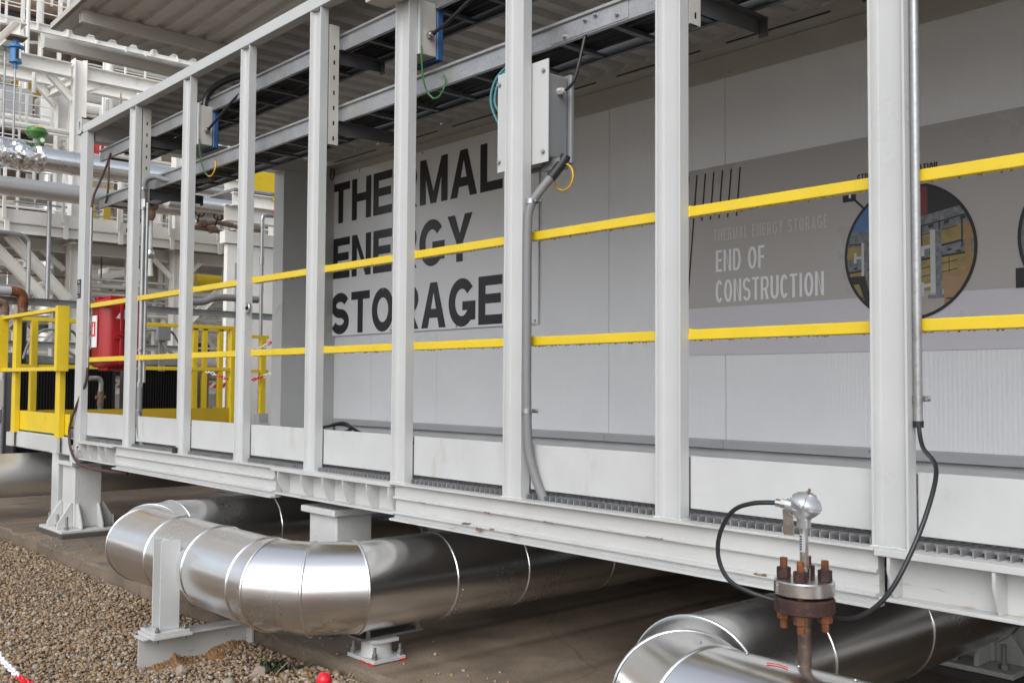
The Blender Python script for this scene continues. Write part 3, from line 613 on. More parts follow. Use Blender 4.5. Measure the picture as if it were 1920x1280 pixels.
# ------------------------------------------------------------------ canopy roof above
canopy = thing('canopy_roof', 'ribbed grey sheet metal canopy with gutter overhanging the walkway frame', 'canopy roof', (-8.9, 2.85, 4.3))
P = corr(2.80, 8.2, .20, .062, .034, .016)
def sheet_z(x): return 4.489+.037*(x+9.49)
build('roof_sheet', MB().prism(P+[(u, v+.002) for u, v in reversed(P)], (-9.49, 0, sheet_z(-9.49)), (3, 0, sheet_z(3)), (0, 1, 0), (0, 0, 1)), 'roof_grey', canopy, angle=20)
tb = MB()
for z0, z1, y0_, y1_ in ((0, .006, 2.86, 8), (.100, .106, 2.86, 8)): tb.box(-8.90, -8.845, y0_, y1_, 4.402+z0, 4.402+z1)
tb.box(-8.90, -8.894, 2.86, 8, 4.408, 4.502); tb.box(-8.851, -8.845, 2.86, 8, 4.408, 4.502); tb.box(-8.893, -8.852, 2.95, 8, 4.41, 4.50)
build('purlin', tb, 'purlin_grey', canopy)
for x in (-5.6, -2.4, .8):
    build('purlin', MB().box(x-.03, x+.03, 2.86, 8, sheet_z(x)-.112, sheet_z(x)-.003), 'purlin_grey', canopy, .004)
GP = [(-.035, .165), (-.029, .165), (.024, .006), (.088, .006), (.100, .085), (.106, .085), (.094, 0), (.018, 0)]
gt = MB().prism(GP, (-9.51, 2.735, 4.290), (-9.51, 8, 4.290), (1, 0, 0), (0, 0, 1))
gt.prism([(-.035, .165), (.106, .085), (.094, 0), (.018, 0)], (-9.51, 2.729, 4.290), (-9.51, 2.735, 4.290), (1, 0, 0), (0, 0, 1))
build('gutter', gt, 'gutter_paint', canopy)
# dark clips along eaves
for x in (-8.2, -5, -1.8):
    build('roof_post', MB().box(x-.05, x+.05, 7.8, 7.9, 0.01, sheet_z(x)-.005), 'paint_white', canopy)
build('edge_angle', MB().prism([(0, 0), (.04, 0), (.04, .003), (.003, .003), (.003, .05), (0, .05)], (-9.48, 2.795, sheet_z(-9.48)+.0), (3, 2.795, sheet_z(3)), (0, 1, 0), (0, 0, 1)), 'purlin_grey', canopy)

# ------------------------------------------------------------------ cable trays and brackets
def tray(name, z, xa, xb, label):
    t_ = thing(name, label, 'cable tray', (-5, 2.95, z))
    C1 = [(0, 0), (.022, 0), (.022, .002), (.002, .002), (.002, .078), (-.012, .082), (-.012, .088), (.014, .088), (.014, .092), (-.014, .092), (-.014, .080), (0, .076)]
    build('side_rail', MB().prism(C1, (xa, 2.95, z), (xb, 2.95, z), (0, 1, 0), (0, 0, 1)), 'galvanised', t_)
    build('side_rail', MB().prism([(-u, v) for u, v in C1][::-1], (xa, 3.25, z), (xb, 3.25, z), (0, 1, 0), (0, 0, 1)), 'galv_shaded', t_)
    for x in np.arange(xa+.12, xb, .30): build('rung', MB().box(x, x+.03, 2.953, 3.247, z+.003, z+.018), 'galv_shaded', t_)
    return t_
ut = tray('cable_tray', 3.143, -8.56, 1.2, 'upper galvanised cable ladder tray under the ceiling behind the posts')
lt = tray('cable_tray', 2.742, -8.56, 1.2, 'lower galvanised cable ladder tray behind the posts')
sp_ = MB().box(-3.06, -2.62, 2.9465, 2.9495, 2.748, 2.818); build('splice_plate', sp_, 'galvanised', lt)
for x, z in ((-2.98, 2.762), (-2.86, 2.80), (-2.80, 2.805), (-2.68, 2.775)):
    bt = MB(); bt.cyl((x, 2.9465, z), (x, 2.944, z), .013); bt.hexnut((x, 2.944, z), .009, .008, (0, -1, 0)); bt.cyl((x, 2.936, z), (x, 2.931, z), .004)
    build('splice_bolt', bt, 'steel_bolt', lt)
for z, x0, nm in ((3.160, -8.3, 'black power cables lying in the upper tray'), (2.760, -8.3, 'black power cables lying in the lower tray')):
    mb = MB()
    for k in range(9):
        y = 2.985+k*.028; mb.tube([(x, y+random.uniform(-.008, .008), z+.016+random.uniform(0, .012)) for x in np.arange(x0+random.uniform(0, .4), 1.2, .5)], .0125, 8, 3)
    one('cable_bundle', mb, 'black_rubber', nm, 'cables')
for x, nm in ((-7.512, 'galvanised tray bracket with slotted upright behind the second post'), (-4.855, 'galvanised tray bracket with slotted upright behind the fifth post'), (-2.358, 'galvanised tray bracket with slotted upright near the large grey junction box')):
    xr = x+.116; t_ = thing('tray_bracket', nm, 'bracket', (xr-.03, 2.9, 2.6))
    zt = 3.345 if x < -7 else (3.27 if x < -4 else 3.34)
    s = MB(); cols = (2.858, 2.883, 2.893, 2.918); n_ = int((zt-2.60)/.085); zz = [2.60]
    X_ = xr+.002
    for k in range(n_):
        c0 = 2.635+k*.085; zz += [c0-.012, c0+.012]
    zz.append(zt)
    for i in range(len(zz)-1):
        for j in range(3):
            if j == 1 and i % 2 == 1: continue
            s.add([(X_, cols[j], zz[i]), (X_, cols[j+1], zz[i]), (X_, cols[j+1], zz[i+1]), (X_, cols[j], zz[i+1])], [(0, 1, 2, 3)])
    s.box(X_-.04, X_-.001, 2.916, 2.918, 2.6, zt); s.box(X_-.04, X_-.001, 2.858, 2.860, 2.6, zt); s.box(X_-.040, X_-.038, 2.860, 2.916, 2.6, zt)
    build('upright', s, 'purlin_grey', t_); build('slot_shade_fill', MB().box(X_-.037, X_-.012, 2.862, 2.914, 2.602, zt-.002), 'letter_black', t_)  # black fill added inside the upright to paint the shade in its slots
    for zb, ln in ((3.141, .30), (2.740, .42)):
        a = MB().prism([(0, 0), (0, -.075), (ln-.03, -.06), (ln, -.06), (ln, 0)], (X_-.032, 2.92, zb), (X_-.028, 2.92, zb), (0, 1, 0), (0, 0, 1))
        a.box(X_-.034, X_+.012, 2.92, 2.92+ln, zb-.004, zb-.001); a.box(X_-.034, X_+.008, 2.92+ln-.006, 2.92+ln, zb-.075, zb-.006)
        build('arm', a, 'galv_shaded', t_)

# ------------------------------------------------------------------ boxes, conduits and cables on the frame
jb = thing('junction_box', 'large grey plastic junction box on a white plate behind the seventh post', 'junction box', (-3.12, 2.87, 2.2))
build('mount_plate', MB().box(-3.308, -2.985, 2.856, 2.862, 2.215, 2.652), 'paint_white', jb, .001)
build('enclosure', MB().prism([(-3.27, 2.235), (-3.27, 2.60), (-2.995, 2.60), (-2.995, 2.235)], (0, 2.863, 0), (0, 2.985, 0), (1, 0, 0), (0, 0, 1)), 'box_grey', jb, .012)
build('lid', MB().box(-3.285, -2.98, 2.986, 3.012, 2.222, 2.612), 'box_grey', jb, .010)
bt = MB()
for x in (-3.295, -3.012):
    for z in (2.26, 2.605): bt.cyl((x, 2.856, z), (x, 2.853, z), .011, n=14); bt.hexnut((x, 2.853, z), .008, .007, (0, -1, 0))
build('plate_bolt', bt, 'steel_bolt', jb)
build('cable_gland', MB().cyl((-2.995, 2.925, 2.525), (-2.965, 2.925, 2.522), .015, n=6).cyl((-2.965, 2.925, 2.522), (-2.952, 2.925, 2.521), .010), 'box_beige', jb)
build('gland_block', MB().box(-3.07, -2.96, 2.90, 2.95, 2.19, 2.234), 'grating_metal', jb)
one('black_cable', MB().tube([(-2.95, 2.925, 2.521), (-2.91, 2.93, 2.55), (-2.885, 2.94, 2.63), (-2.87, 2.96, 2.74), (-2.865, 2.99, 2.77)], .007, 8), 'black_rubber', 'thin black cable from the large grey junction box up to the lower tray', 'cable')
one('teal_cable', MB().tube([(-3.33, 2.98, 2.76), (-3.40, 2.93, 2.68), (-3.42, 2.91, 2.58), (-3.38, 2.91, 2.48), (-3.31, 2.90, 2.42), (-3.25, 2.88, 2.40)], .006, 8).tube([(-3.30, 2.99, 2.76), (-3.385, 2.94, 2.68), (-3.41, 2.925, 2.57), (-3.36, 2.925, 2.50), (-3.29, 2.90, 2.46), (-3.22, 2.88, 2.45)], .006, 8), 'teal_cable', 'pair of teal cables looping down beside the large junction box', 'cable')
one('black_cable', MB().tube([(-3.36, 2.99, 2.76), (-3.395, 2.95, 2.6), (-3.38, 2.93, 2.46), (-3.33, 2.91, 2.38), (-3.28, 2.88, 2.35)], .007, 8), 'black_rubber', 'black cable hanging beside the teal pair at the large junction box', 'cable')
hose = thing('flexible_conduit', 'thick grey corrugated conduit running down the seventh post from the large junction box', 'conduit', (-3.1, 2.9, .8))
HP = [(-2.995, 2.92, 2.215), (-3.03, 2.91, 2.17), (-3.10, 2.885, 2.10), (-3.135, 2.865, 2.02), (-3.147, 2.86, 1.9), (-3.147, 2.86, 1.5), (-3.140, 2.86, 1.2), (-3.134, 2.865, 1.0), (-3.11, 2.88, .90), (-3.07, 2.89, .83), (-3.05, 2.90, .79)]
HP = [(-2.965, 2.925, 2.225), (-2.985, 2.90, 2.175), (-3.02, 2.86, 2.11), (-3.054, 2.822, 2.03), (-3.0612, 2.813, 1.92), (-3.0612, 2.813, 1.5), (-3.059, 2.813, 1.2), (-3.053, 2.818, 1.02), (-3.032, 2.828, .92), (-3.005, 2.838, .85), (-2.978, 2.845, .80)]
def corrugated(pts, r, pitch=.008):
    t_ = MB(); base = MB().tube(pts, r, 6, 24); C = [sum((Vector(base.v[i*6+k]) for k in range(6)), Vector())/6 for i in range(len(base.v)//6)]
    ds = [0]
    for a, b_ in zip(C, C[1:]): ds.append(ds[-1]+(b_-a).length)
    M_ = int(ds[-1]/pitch*2); j = 0; Q = []
    for i in range(M_+1):
        d = ds[-1]*i/M_
        while j < len(ds)-2 and ds[j+1] < d: j += 1
        f_ = (d-ds[j])/max(ds[j+1]-ds[j], 1e-9); Q.append(C[j].lerp(C[j+1], f_))
    n = 12; vs = []; x = None
    for i, q in enumerate(Q):
        T = (Q[min(i+1, M_)]-Q[max(i-1, 0)]).normalized(); x = T.orthogonal().normalized() if x is None else (x-T*x.dot(T)).normalized(); y = T.cross(x)
        rr = r*(1.04 if i % 2 else .93); vs += [q+(x*math.cos(2*math.pi*k/n)+y*math.sin(2*math.pi*k/n))*rr for k in range(n)]
    return t_.add(vs, [(i*n+k, i*n+(k+1) % n, (i+1)*n+(k+1) % n, (i+1)*n+k) for i in range(M_) for k in range(n)]+[tuple(range(n))[::-1], tuple(range(M_*n, M_*n+n))])
build('hose', corrugated(HP, .0190), 'grey_hose', hose, angle=80)
build('sleeve', MB().tube([(-2.958, 2.935, 2.245), (-2.967, 2.922, 2.215), (-2.998, 2.886, 2.15)], .022, 14), 'black_rubber', hose)
for x, y, z in ((-3.0535, 2.8235, 2.05), (-3.059, 2.8135, 1.172)):
    build('clamp', MB().cyl((x, y, z-.010), (x, y, z+.010), .0222).box(x-.018, x+.042, y+.020, y+.025, z-.008, z+.008).cyl((x+.033, y+.02, z), (x+.033, y-.005, z), .006), 'steel_bolt', hose)
one('grey_conduit', MB().tube([(-3.195, 2.872, 2.22), (-3.213, 2.872, 1.8), (-3.213, 2.872, 1.2), (-3.222, 2.88, 1.0), (-3.215, 2.89, .86), (-3.205, 2.89, .80)], .014, 10), 'grey_hose', 'thin grey conduit down the left side of the seventh post', 'conduit')
one('yellow_wire', MB().tube([(-2.965+.055*math.cos(a), 2.93, 2.155+.055*math.sin(a)) for a in np.linspace(2.2, -3.6, 14)], .004, 8, 5), 'yellow_cable', 'yellow wire looped under the large grey junction box', 'wire')
def blue_box(x, z, h, label):
    t_ = thing('instrument_box', label, 'junction box', (x, 2.96, z), 'blue backed boxes on the trays')
    build('bracket_plate', MB().box(x+.090, x+.108, 2.851, 2.861, z-.005, z+h+.01), 'paint_white', t_, .001)
    build('body', MB().box(x-.10, x+.10, 2.862, 2.962, z, z+h), 'box_beige', t_, .006)
    build('back_cover', MB().box(x-.102, x+.102, 2.964, 3.006, z-.012, z+h-.005), 'box_blue', t_, .010)
    build('gland', MB().cyl((x+.10, 2.912, z+.10), (x+.128, 2.912, z+.10), .019, n=6).cyl((x+.128, 2.912, z+.10), (x+.142, 2.912, z+.102), .013), 'stainless', t_)
    build('screw', MB().cyl((x-.09, 2.862, z+.02), (x-.09, 2.858, z+.02), .006).cyl((x-.09, 2.862, z+h-.02), (x-.09, 2.858, z+h-.02), .006), 'steel_bolt', t_)
    return t_
blue_box(-6.52, 2.90, .27, 'beige junction box with blue back cover beside the third post')
blue_box(-4.0, 2.90, .27, 'beige junction box with blue back cover beside the sixth post')
one('black_cable', MB().tube([(-6.378, 2.912, 3.002), (-6.24, 2.92, 3.06), (-6.05, 2.95, 3.16), (-5.85, 3.0, 3.25)], .009, 8), 'black_rubber', 'thin black cable from the box beside the third post up to the upper tray', 'cable')
one('black_cable', MB().tube([(-6.44, 2.91, 3.165), (-6.44, 2.92, 3.23), (-6.38, 2.94, 3.29), (-6.22, 2.98, 3.325), (-6.0, 3.02, 3.32)], .022, 10), 'black_rubber', 'thick black cable arching over the upper tray beside the third post', 'cable')
cb = thing('black_cable', 'thick black sleeved cable from the box beside the sixth post up under the upper tray', 'cable', (-3.6, 2.95, 3.0))
build('cable', MB().tube([(-3.858, 2.912, 3.002), (-3.76, 2.92, 3.03), (-3.65, 2.94, 3.09), (-3.57, 2.96, 3.135)], .009, 8), 'black_rubber', cb)
build('sleeve', MB().tube([(-3.59, 2.955, 3.125), (-3.52, 2.98, 3.16), (-3.44, 3.01, 3.20)], .020, 10), 'black_rubber', cb)
one('black_cable', MB().tube([(-4.34, 3.03, 3.13), (-4.28, 3.0, 3.105), (-4.20, 2.98, 3.05), (-4.08, 2.95, 2.99)], .009, 8).tube([(-4.36, 3.04, 3.14), (-4.33, 3.025, 3.125)], .02, 10), 'black_rubber', 'black cable hanging below the upper tray left of the sixth post', 'cable')
for x, nm, mt in ((-6.412, 'green and yellow earth wire hanging from the box beside the third post', 'green_cable'), (-3.892, 'green earth wire hanging from the box beside the sixth post', 'green_cable')):
    t_ = thing('earth_wire', nm, 'wire', (x, 2.9, 2.6))
    build('wire', MB().tube([(x, 2.862, 2.935), (x-.004, 2.868, 2.87), (x-.012, 2.885, 2.78), (x-.008, 2.91, 2.715), (x+.018, 2.925, 2.682)], .0048, 8), mt, t_)
    build('wire', MB().tube([(x+.018, 2.925, 2.682), (x+.052, 2.932, 2.685), (x+.085, 2.936, 2.715), (x+.092, 2.940, 2.75), (x+.078, 2.944, 2.782)], .0048, 8), 'yellow_cable' if x < -5 else 'green_cable', t_)
    build('lug', MB().tube([(x+.078, 2.944, 2.782), (x+.062, 2.945, 2.795)], .006, 8), 'steel_bolt', t_)
# conduit on the corner post
ct = thing('steel_conduit', 'thin steel conduit with brown cable on the far corner post', 'conduit', (-8.42, 2.85, .6))
build('pipe', MB().cyl((-8.428, 2.845, 1.40), (-8.428, 2.845, 2.72), .013), 'galvanised', ct)
build('cable', MB().tube([(-8.428, 2.845, 1.41), (-8.435, 2.835, 1.28), (-8.50, 2.80, 1.12), (-8.575, 2.77, .95), (-8.575, 2.76, .83), (-8.50, 2.755, .72), (-8.36, 2.76, .635), (-8.10, 2.78, .60), (-7.75, 2.80, .598), (-7.5, 2.84, .60)], .0115, 8), 'brown_cable', ct)
build('cable', MB().tube([(-8.43, 2.845, 2.71), (-8.43, 2.86, 2.82), (-8.40, 2.90, 2.95), (-8.36, 2.93, 3.06), (-8.30, 2.946, 3.17)], .010, 8), 'brown_cable', ct)
build('cable', MB().tube([(-8.34, 2.945, 3.15), (-8.325, 2.94, 3.0), (-8.33, 2.94, 2.88), (-8.36, 2.942, 2.80), (-8.40, 2.945, 2.77)], .008, 8), 'brown_cable', ct)
# conduits on post 2
ct = thing('steel_conduit', 'pair of steel conduits ending in a grey hose on the second post', 'conduit', (-7.38, 2.87, .8))
build('pipe', MB().cyl((-7.374, 2.868, 1.28), (-7.374, 2.868, 2.60), .017), 'galvanised', ct)
build('pipe', MB().cyl((-7.330, 2.880, 1.28), (-7.330, 2.880, 2.62), .011), 'galvanised', ct)
build('coupling', MB().cyl((-7.374, 2.868, 1.24), (-7.374, 2.868, 1.285), .022, n=6).cyl((-7.374, 2.868, 2.59), (-7.374, 2.868, 2.65), .022, n=8), 'stainless', ct)
build('hose', corrugated([(-7.374, 2.868, 1.25), (-7.374, 2.868, 1.10), (-7.372, 2.868, .98), (-7.36, 2.872, .90), (-7.32, 2.88, .82), (-7.28, 2.89, .79)], .021), 'grey_hose', ct, angle=80)
build('hose', corrugated([(-7.374, 2.868, 2.63), (-7.374, 2.868, 2.74), (-7.34, 2.88, 2.80), (-7.26, 2.91, 2.81), (-7.15, 2.95, 2.775), (-6.98, 3.02, 2.745), (-6.75, 3.12, 2.75)], .020), 'grey_hose', ct, angle=80)
for z in (2.73, 2.58, 1.52, 1.07): build('clamp', MB().cyl((-7.374, 2.868, z-.01), (-7.374, 2.868, z+.01), .0235).box(-7.42, -7.325, 2.852, 2.858, z-.007, z+.007), 'steel_bolt', ct)
one('grey_conduit', MB().tube([(-7.52, 2.87, 1.2), (-7.535, 2.87, 1.03), (-7.545, 2.875, .94), (-7.525, 2.88, .86), (-7.49, 2.89, .80)], .017, 10), 'grey_hose', 'short grey hose bulging left of the second post foot', 'conduit')
# conduit on post 9
ct = thing('steel_conduit', 'upright steel conduit on the large near post at right', 'conduit', (-1.388, 2.866, 1.16))
build('pipe', MB().cyl((-1.3888, 2.835, 1.18), (-1.3888, 2.835, 3.35), .0128), 'galvanised', ct)
build('pipe_end', MB().cyl((-1.3888, 2.835, 1.163), (-1.3888, 2.835, 1.182), .0150), 'black_rubber', ct)
build('clamp', MB().cyl((-1.3888, 2.835, 1.238), (-1.3888, 2.835, 1.256), .0155).box(-1.4035, -1.360, 2.850, 2.854, 1.239, 1.255).cyl((-1.366, 2.850, 1.247), (-1.366, 2.838, 1.247), .005), 'steel_bolt', ct)
one('post_foot_cap', MB().cyl((-6.545, Y0-.006, .806), (-6.545, Y0-.006, .845), .018), 'black_rubber', 'small black cap at the foot of the third post', 'cap')
one('wall_light', MB().prism([(0, 0), (.12, 0), (.12, .03), (0, .06)], (-4.13, 2.69, 3.17), (-3.80, 2.69, 3.17), (0, 1, 0), (0, 0, 1)).box(-4.13, -3.80, 2.69, 2.79, 3.235, 3.30), 'box_beige', 'beige lamp housing at the top rail above the sixth post', 'lamp', bevel=.004)
one('black_cable', MB().tube([(-8.2, 4.3, .85), (-7.6, 4.35, .86), (-7.1, 4.3, .93), (-6.9, 4.35, .95), (-6.4, 4.3, .87), (-5.6, 4.35, .85), (-4.9, 4.3, .86)], .012, 8).tube([(-7.0, 4.3, .95), (-6.8, 4.28, .97), (-6.72, 4.3, .93), (-6.85, 4.33, .90)], .012, 8), 'black_rubber', 'loose black cable lying on the walkway floor below the sign', 'cable')

# fire extinguisher cabinet between corner post and second post
ex = thing('extinguisher_cabinet', 'red plastic fire extinguisher cabinet behind the far guard rails', 'extinguisher cabinet', (-8.3, 2.97, 1.38))
prof = [(-8.48, 2.90), (-8.48, 3.16), (-8.20, 3.20), (-8.17, 3.16), (-8.17, 2.93), (-8.22, 2.885), (-8.44, 2.875)]
eb_ = MB().prism(prof, (0, 0, 1.40), (0, 0, 1.96), (1, 0, 0), (0, 1, 0)); build('body', eb_, 'red_plastic', ex, .03)
build('rib', MB().box(-8.165, -8.150, 3.0, 3.03, 1.42, 1.93).box(-8.47, -8.40, 2.90, 3.12, 1.955, 1.985).box(-8.36, -8.20, 2.93, 3.15, 1.955, 1.985), 'red_plastic', ex, .008)
build('base', MB().prism([(-8.42, 2.92), (-8.42, 3.12), (-8.22, 3.12), (-8.22, 2.92)], (0, 0, 1.375), (0, 0, 1.402), (1, 0, 0), (0, 1, 0)), 'red_plastic', ex, .01)
build('label_sheet', MB().box(-8.445, -8.315, 2.868, 2.874, 1.565, 1.825), 'paper_white', ex)
pl_ = MB().box(-8.415, -8.335, 2.8655, 2.8675, 1.655, 1.775)
build('pictogram', pl_, 'red_bright', ex)
build('pictogram', MB().box(-8.388, -8.362, 2.8635, 2.865, 1.67, 1.735).box(-8.380, -8.370, 2.8635, 2.865, 1.735, 1.755).prism([(-8.39, 1.75), (-8.36, 1.757), (-8.36, 1.762), (-8.39, 1.755)], (0, 2.8635, 0), (0, 2.865, 0), (1, 0, 0), (0, 0, 1)), 'paper_white', ex)
build('arrow_sticker', MB().prism([(2.97, 1.80), (3.02, 1.87), (3.12, 1.87), (3.12, 1.84), (3.07, 1.79)], (-8.168, 0, 0), (-8.166, 0, 0), (0, 1, 0), (0, 0, 1)), 'paper_white', ex)
build('latch', MB().box(-8.169, -8.15, 2.96, 3.0, 1.63, 1.70).cyl((-8.15, 2.98, 1.665), (-8.14, 3.05, 1.655), .008), 'red_plastic', ex)

# ------------------------------------------------------------------ piers
def pier(label, x0, x1, y0_, y1_, ztop, cap, full):
    t_ = thing('support_pier', label, 'pier', ((x0+x1)/2, (y0_+y1_)/2, 0))
    build('shaft', MB().box(x0, x1, y0_, y1_, .06, ztop), 'paint_texture', t_, .012)
    build('cap_plate', MB().box(x0-cap, x1+cap, y0_-cap, y1_+cap, ztop, ztop+.036), 'paint_texture', t_, .006)
    build('base_plate', MB().box(x0-.14, x1+.14, y0_-.14, y1_+.14, .035, .06), 'paint_texture', t_, .006)
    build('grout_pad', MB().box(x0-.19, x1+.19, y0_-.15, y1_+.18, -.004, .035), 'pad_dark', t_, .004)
    for sx in (0, 1):
        for xg in ((x0+.01, x1-.035)):
            ydir = -1 if sx == 0 else 1; yb = y0_ if sx == 0 else y1_
            build('gusset', MB().prism([(0, .06), (.125*ydir, .06), (.125*ydir, .10), (.02*ydir, .27), (0, .27)], (xg, yb, 0), (xg+.022, yb, 0), (0, 1, 0), (0, 0, 1)), 'paint_texture', t_, .006)
    for dx, xb in ((-1, x0), (1, x1)):
        for yg in (y0_+.02, y1_-.04):
            build('gusset', MB().prism([(0, .06), (.125*dx, .06), (.125*dx, .10), (.02*dx, .26), (0, .26)], (xb, yg, 0), (xb, yg+.02, 0), (1, 0, 0), (0, 0, 1)), 'paint_texture', t_, .006)
    b2 = MB()
    for x in (x0-.075, (x0+x1)/2, x1+.075):
        for y in (y0_-.075, y1_+.075): b2.cyl((x, y, .06), (x, y, .165), .011); b2.hexnut((x, y, .06), .024, .022)
    build('anchor_bolt', b2, 'steel_bolt', t_)
pier('white painted steel pier under the far corner of the frame', -9.0, -8.70, 2.85, 3.08, .575, .035, True)
pier('white painted steel pier behind the silver pipe bend', -4.885, -4.605, 2.86, 3.09, .575, .035, True)
for x in (-2.2, .0): pier('white painted steel pier in the dark below the walkway frame' if x < -1 else 'white painted steel pier beyond the right edge below the frame', x, x+.28, 4.6, 4.83, .575, .035, True)
und = thing('pipe_sleeper', 'grey steel cross beam on short legs in the shade under the frame', 'steel beam', (-8.2, 4.2, 0))
build('beam', MB().ibeam((-9.2, 4.4, .28), (-5.2, 4.4, .28), .14, .12), 'paint_white', und)
build('beam', MB().ibeam((-8.9, 3.9, .52), (-6.2, 3.9, .52), .10, .1), 'paint_white', und)
for x in (-7.4, -6.0): build('leg', MB().box(x, x+.12, 4.34, 4.46, .0, .21), 'paint_white', und)
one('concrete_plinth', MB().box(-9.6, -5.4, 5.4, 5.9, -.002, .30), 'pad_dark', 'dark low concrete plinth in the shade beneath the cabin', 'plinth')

# ------------------------------------------------------------------ silver pipes
def mitre(mb, pts, r, n=48):
    P = [Vector(p) for p in pts]; k = len(P); rings = []
    x0 = None
    for i in range(k):
        d0 = (P[i]-P[i-1]).normalized() if i else (P[1]-P[0]).normalized(); d1 = (P[i+1]-P[i]).normalized() if i < k-1 else d0
        nrm = (d0+d1).normalized(); z = Vector((0, 0, 1)); side = d0.cross(z).normalized(); ring = []
        for a in range(n):
            o = (side*math.cos(2*math.pi*a/n)+z*math.sin(2*math.pi*a/n))*r
            o = o-d0*(o.dot(nrm)/d0.dot(nrm)); ring.append(P[i]+o)
        rings.append((ring, nrm))
    return rings
def clad_pipe(label, pts, r, beads, name='insulated_pipe', group=None, mat='aluminium', bw=.0075, bh=.0055):
    base = Vector(pts[0]); t_ = thing(name, label, 'pipe', (pts[len(pts)//2][0], pts[len(pts)//2][1], pts[0][2]-r), group)
    rings = mitre(None, pts, r); n = len(rings[0][0])
    for i in range(len(rings)-1):
        A, B = rings[i][0], rings[i+1][0]
        build('cladding', MB().add(A+B, [(k, (k+1) % n, n+(k+1) % n, n+k) for k in range(n)]), mat, t_, angle=60)
    for i in range(1, len(rings)-1):
        if True or abs((Vector(pts[i+1])-Vector(pts[i])).normalized().dot((Vector(pts[i])-Vector(pts[i-1])).normalized())) < .999 or i in beads:
            ring, nrm = rings[i]; c = Vector(pts[i]); vs = []
            prof = [(-bw, .0003), (-bw*.8, bh*.55), (-bw*.4, bh*.92), (0, bh), (bw*.4, bh*.92), (bw*.8, bh*.55), (bw, .0003)]
            for a, h in prof: vs += [p+nrm*a+(p-c).normalized()*h for p in ring]
            build('seam_band', MB().add(vs, [(j*n+k, j*n+(k+1) % n, (j+1)*n+(k+1) % n, (j+1)*n+k) for j in range(6) for k in range(n)]), mat, t_, angle=80)
    return t_
ZP, RP = .345, .2085
tt, aa = .262, .1918
def elbow(cx, cy, d_in, d_out):
    """three mitre joints turning from d_in to d_out round the corner (cx,cy)"""
    a, b_ = Vector(d_in), Vector(d_out); c = Vector((cx, cy))
    p1 = c-a*tt; p4 = c+b_*tt; p2 = p1+(a*math.cos(rad(30))+b_*math.sin(rad(30)))*aa; p3 = p2+(a*math.cos(rad(60))+b_*math.sin(rad(60)))*aa
    return [(p.x, p.y, ZP) for p in (p1, p2, p3)]
XA, XB, YA = -3.94, -6.0, 2.29
pts = [(XA, 8, ZP), (XA, 4.75, ZP), (XA, 4.10, ZP), (XA, 3.46, ZP), (XA, 3.0, ZP)]+elbow(XA, YA, (0, -1), (-1, 0))+[(-4.29, YA, ZP), (-4.78, YA, ZP), (-5.25, YA, ZP)]+elbow(XB, YA, (-1, 0), (0, 1))+[(XB, 3.2, ZP), (XB, 4.2, ZP), (XB, 8, ZP)]
loop = clad_pipe('big shiny silver pipe bending in a loop out from under the frame', pts, RP, range(1, 30))
XR = -1.99
pts = [(XR, 8, ZP), (XR, 4.6, ZP), (XR, 3.75, ZP), (XR, 3.05, ZP)]+elbow(XR, YA, (0, -1), (1, 0))+[(-1.10, YA, ZP), (-.3, YA, ZP), (1.6, YA, ZP)]
loop2 = clad_pipe('big shiny silver pipe at the lower right carrying the temperature sensor', pts, RP, range(1, 30))
clad_pipe('silver insulated pipe at the left edge below the yellow gate', [(-10.1, -1.0, .405), (-10.1, 2.0, .405), (-10.1, 3.4, .405), (-10.1, 8, .405)], .205, (1, 2), mat='aluminium_dull')
rvt = MB()
for k in range(7):
    a = rad(-60+k*8); y = 2.985
    rvt.lathe([(.006, 0), (.004, .003), (0, .004)], (XA+math.cos(a)*RP, 3.03, ZP+math.sin(a)*RP), (math.cos(a), 0, math.sin(a)), 8)
for x in np.arange(-1.78, -.4, .16): rvt.lathe([(.006, 0), (.004, .003), (0, .004)], (x, YA+.02, ZP+RP), (0, 0, 1), 8)
build('rivet', rvt, 'steel_bolt', loop2)
# pipe shoe
sh = thing('pipe_support', 'small white round pipe support bolted to the slab under the silver bend', 'pipe support', (XA, 2.67, 0))
build('base_plate', MB().box(-4.05, -3.83, 2.585, 2.765, .004, .022), 'paint_white', sh, .003)
build('drum', MB().lathe([(.082, .022), (.074, .032), (.070, .085), (.070, .088)], (-3.94, 2.675, 0), n=28), 'paint_white', sh)
build('top_plate', MB().prism([(-4.035, 2.64), (-4.0, 2.60), (-3.87, 2.60), (-3.85, 2.64), (-3.85, 2.74), (-4.035, 2.74)], (0, 0, .088), (0, 0, .105), (1, 0, 0), (0, 1, 0)), 'paint_white', sh, .002)
build('saddle', MB().box(-4.0, -3.88, 2.56, 2.90, .106, .116).box(-4.0, -3.992, 2.56, 2.90, .116, .16).box(-3.888, -3.88, 2.58, 2.60, .116, .165).box(-3.888, -3.88, 2.86, 2.88, .116, .165), 'steel_bolt', sh)
b2 = MB()
for x, y in ((-4.03, 2.605), (-3.85, 2.605), (-3.85, 2.745), (-4.03, 2.745)): b2.cyl((x, y, .022), (x, y, .075), .0075); b2.hexnut((x, y, .022), .015, .014); b2.hexnut((x, y, .037), .014, .010)
build('anchor_bolt', b2, 'steel_bolt', sh)
for a, b_, c, d_ in ((-3.87, -3.83, 2.578, 2.584), (-3.8295, -3.824, 2.73, 2.765), (-3.935, -3.90, 2.579, 2.584)): build('red_mark', MB().box(a, b_, c, d_, .001, .009), 'red_tank', sh)

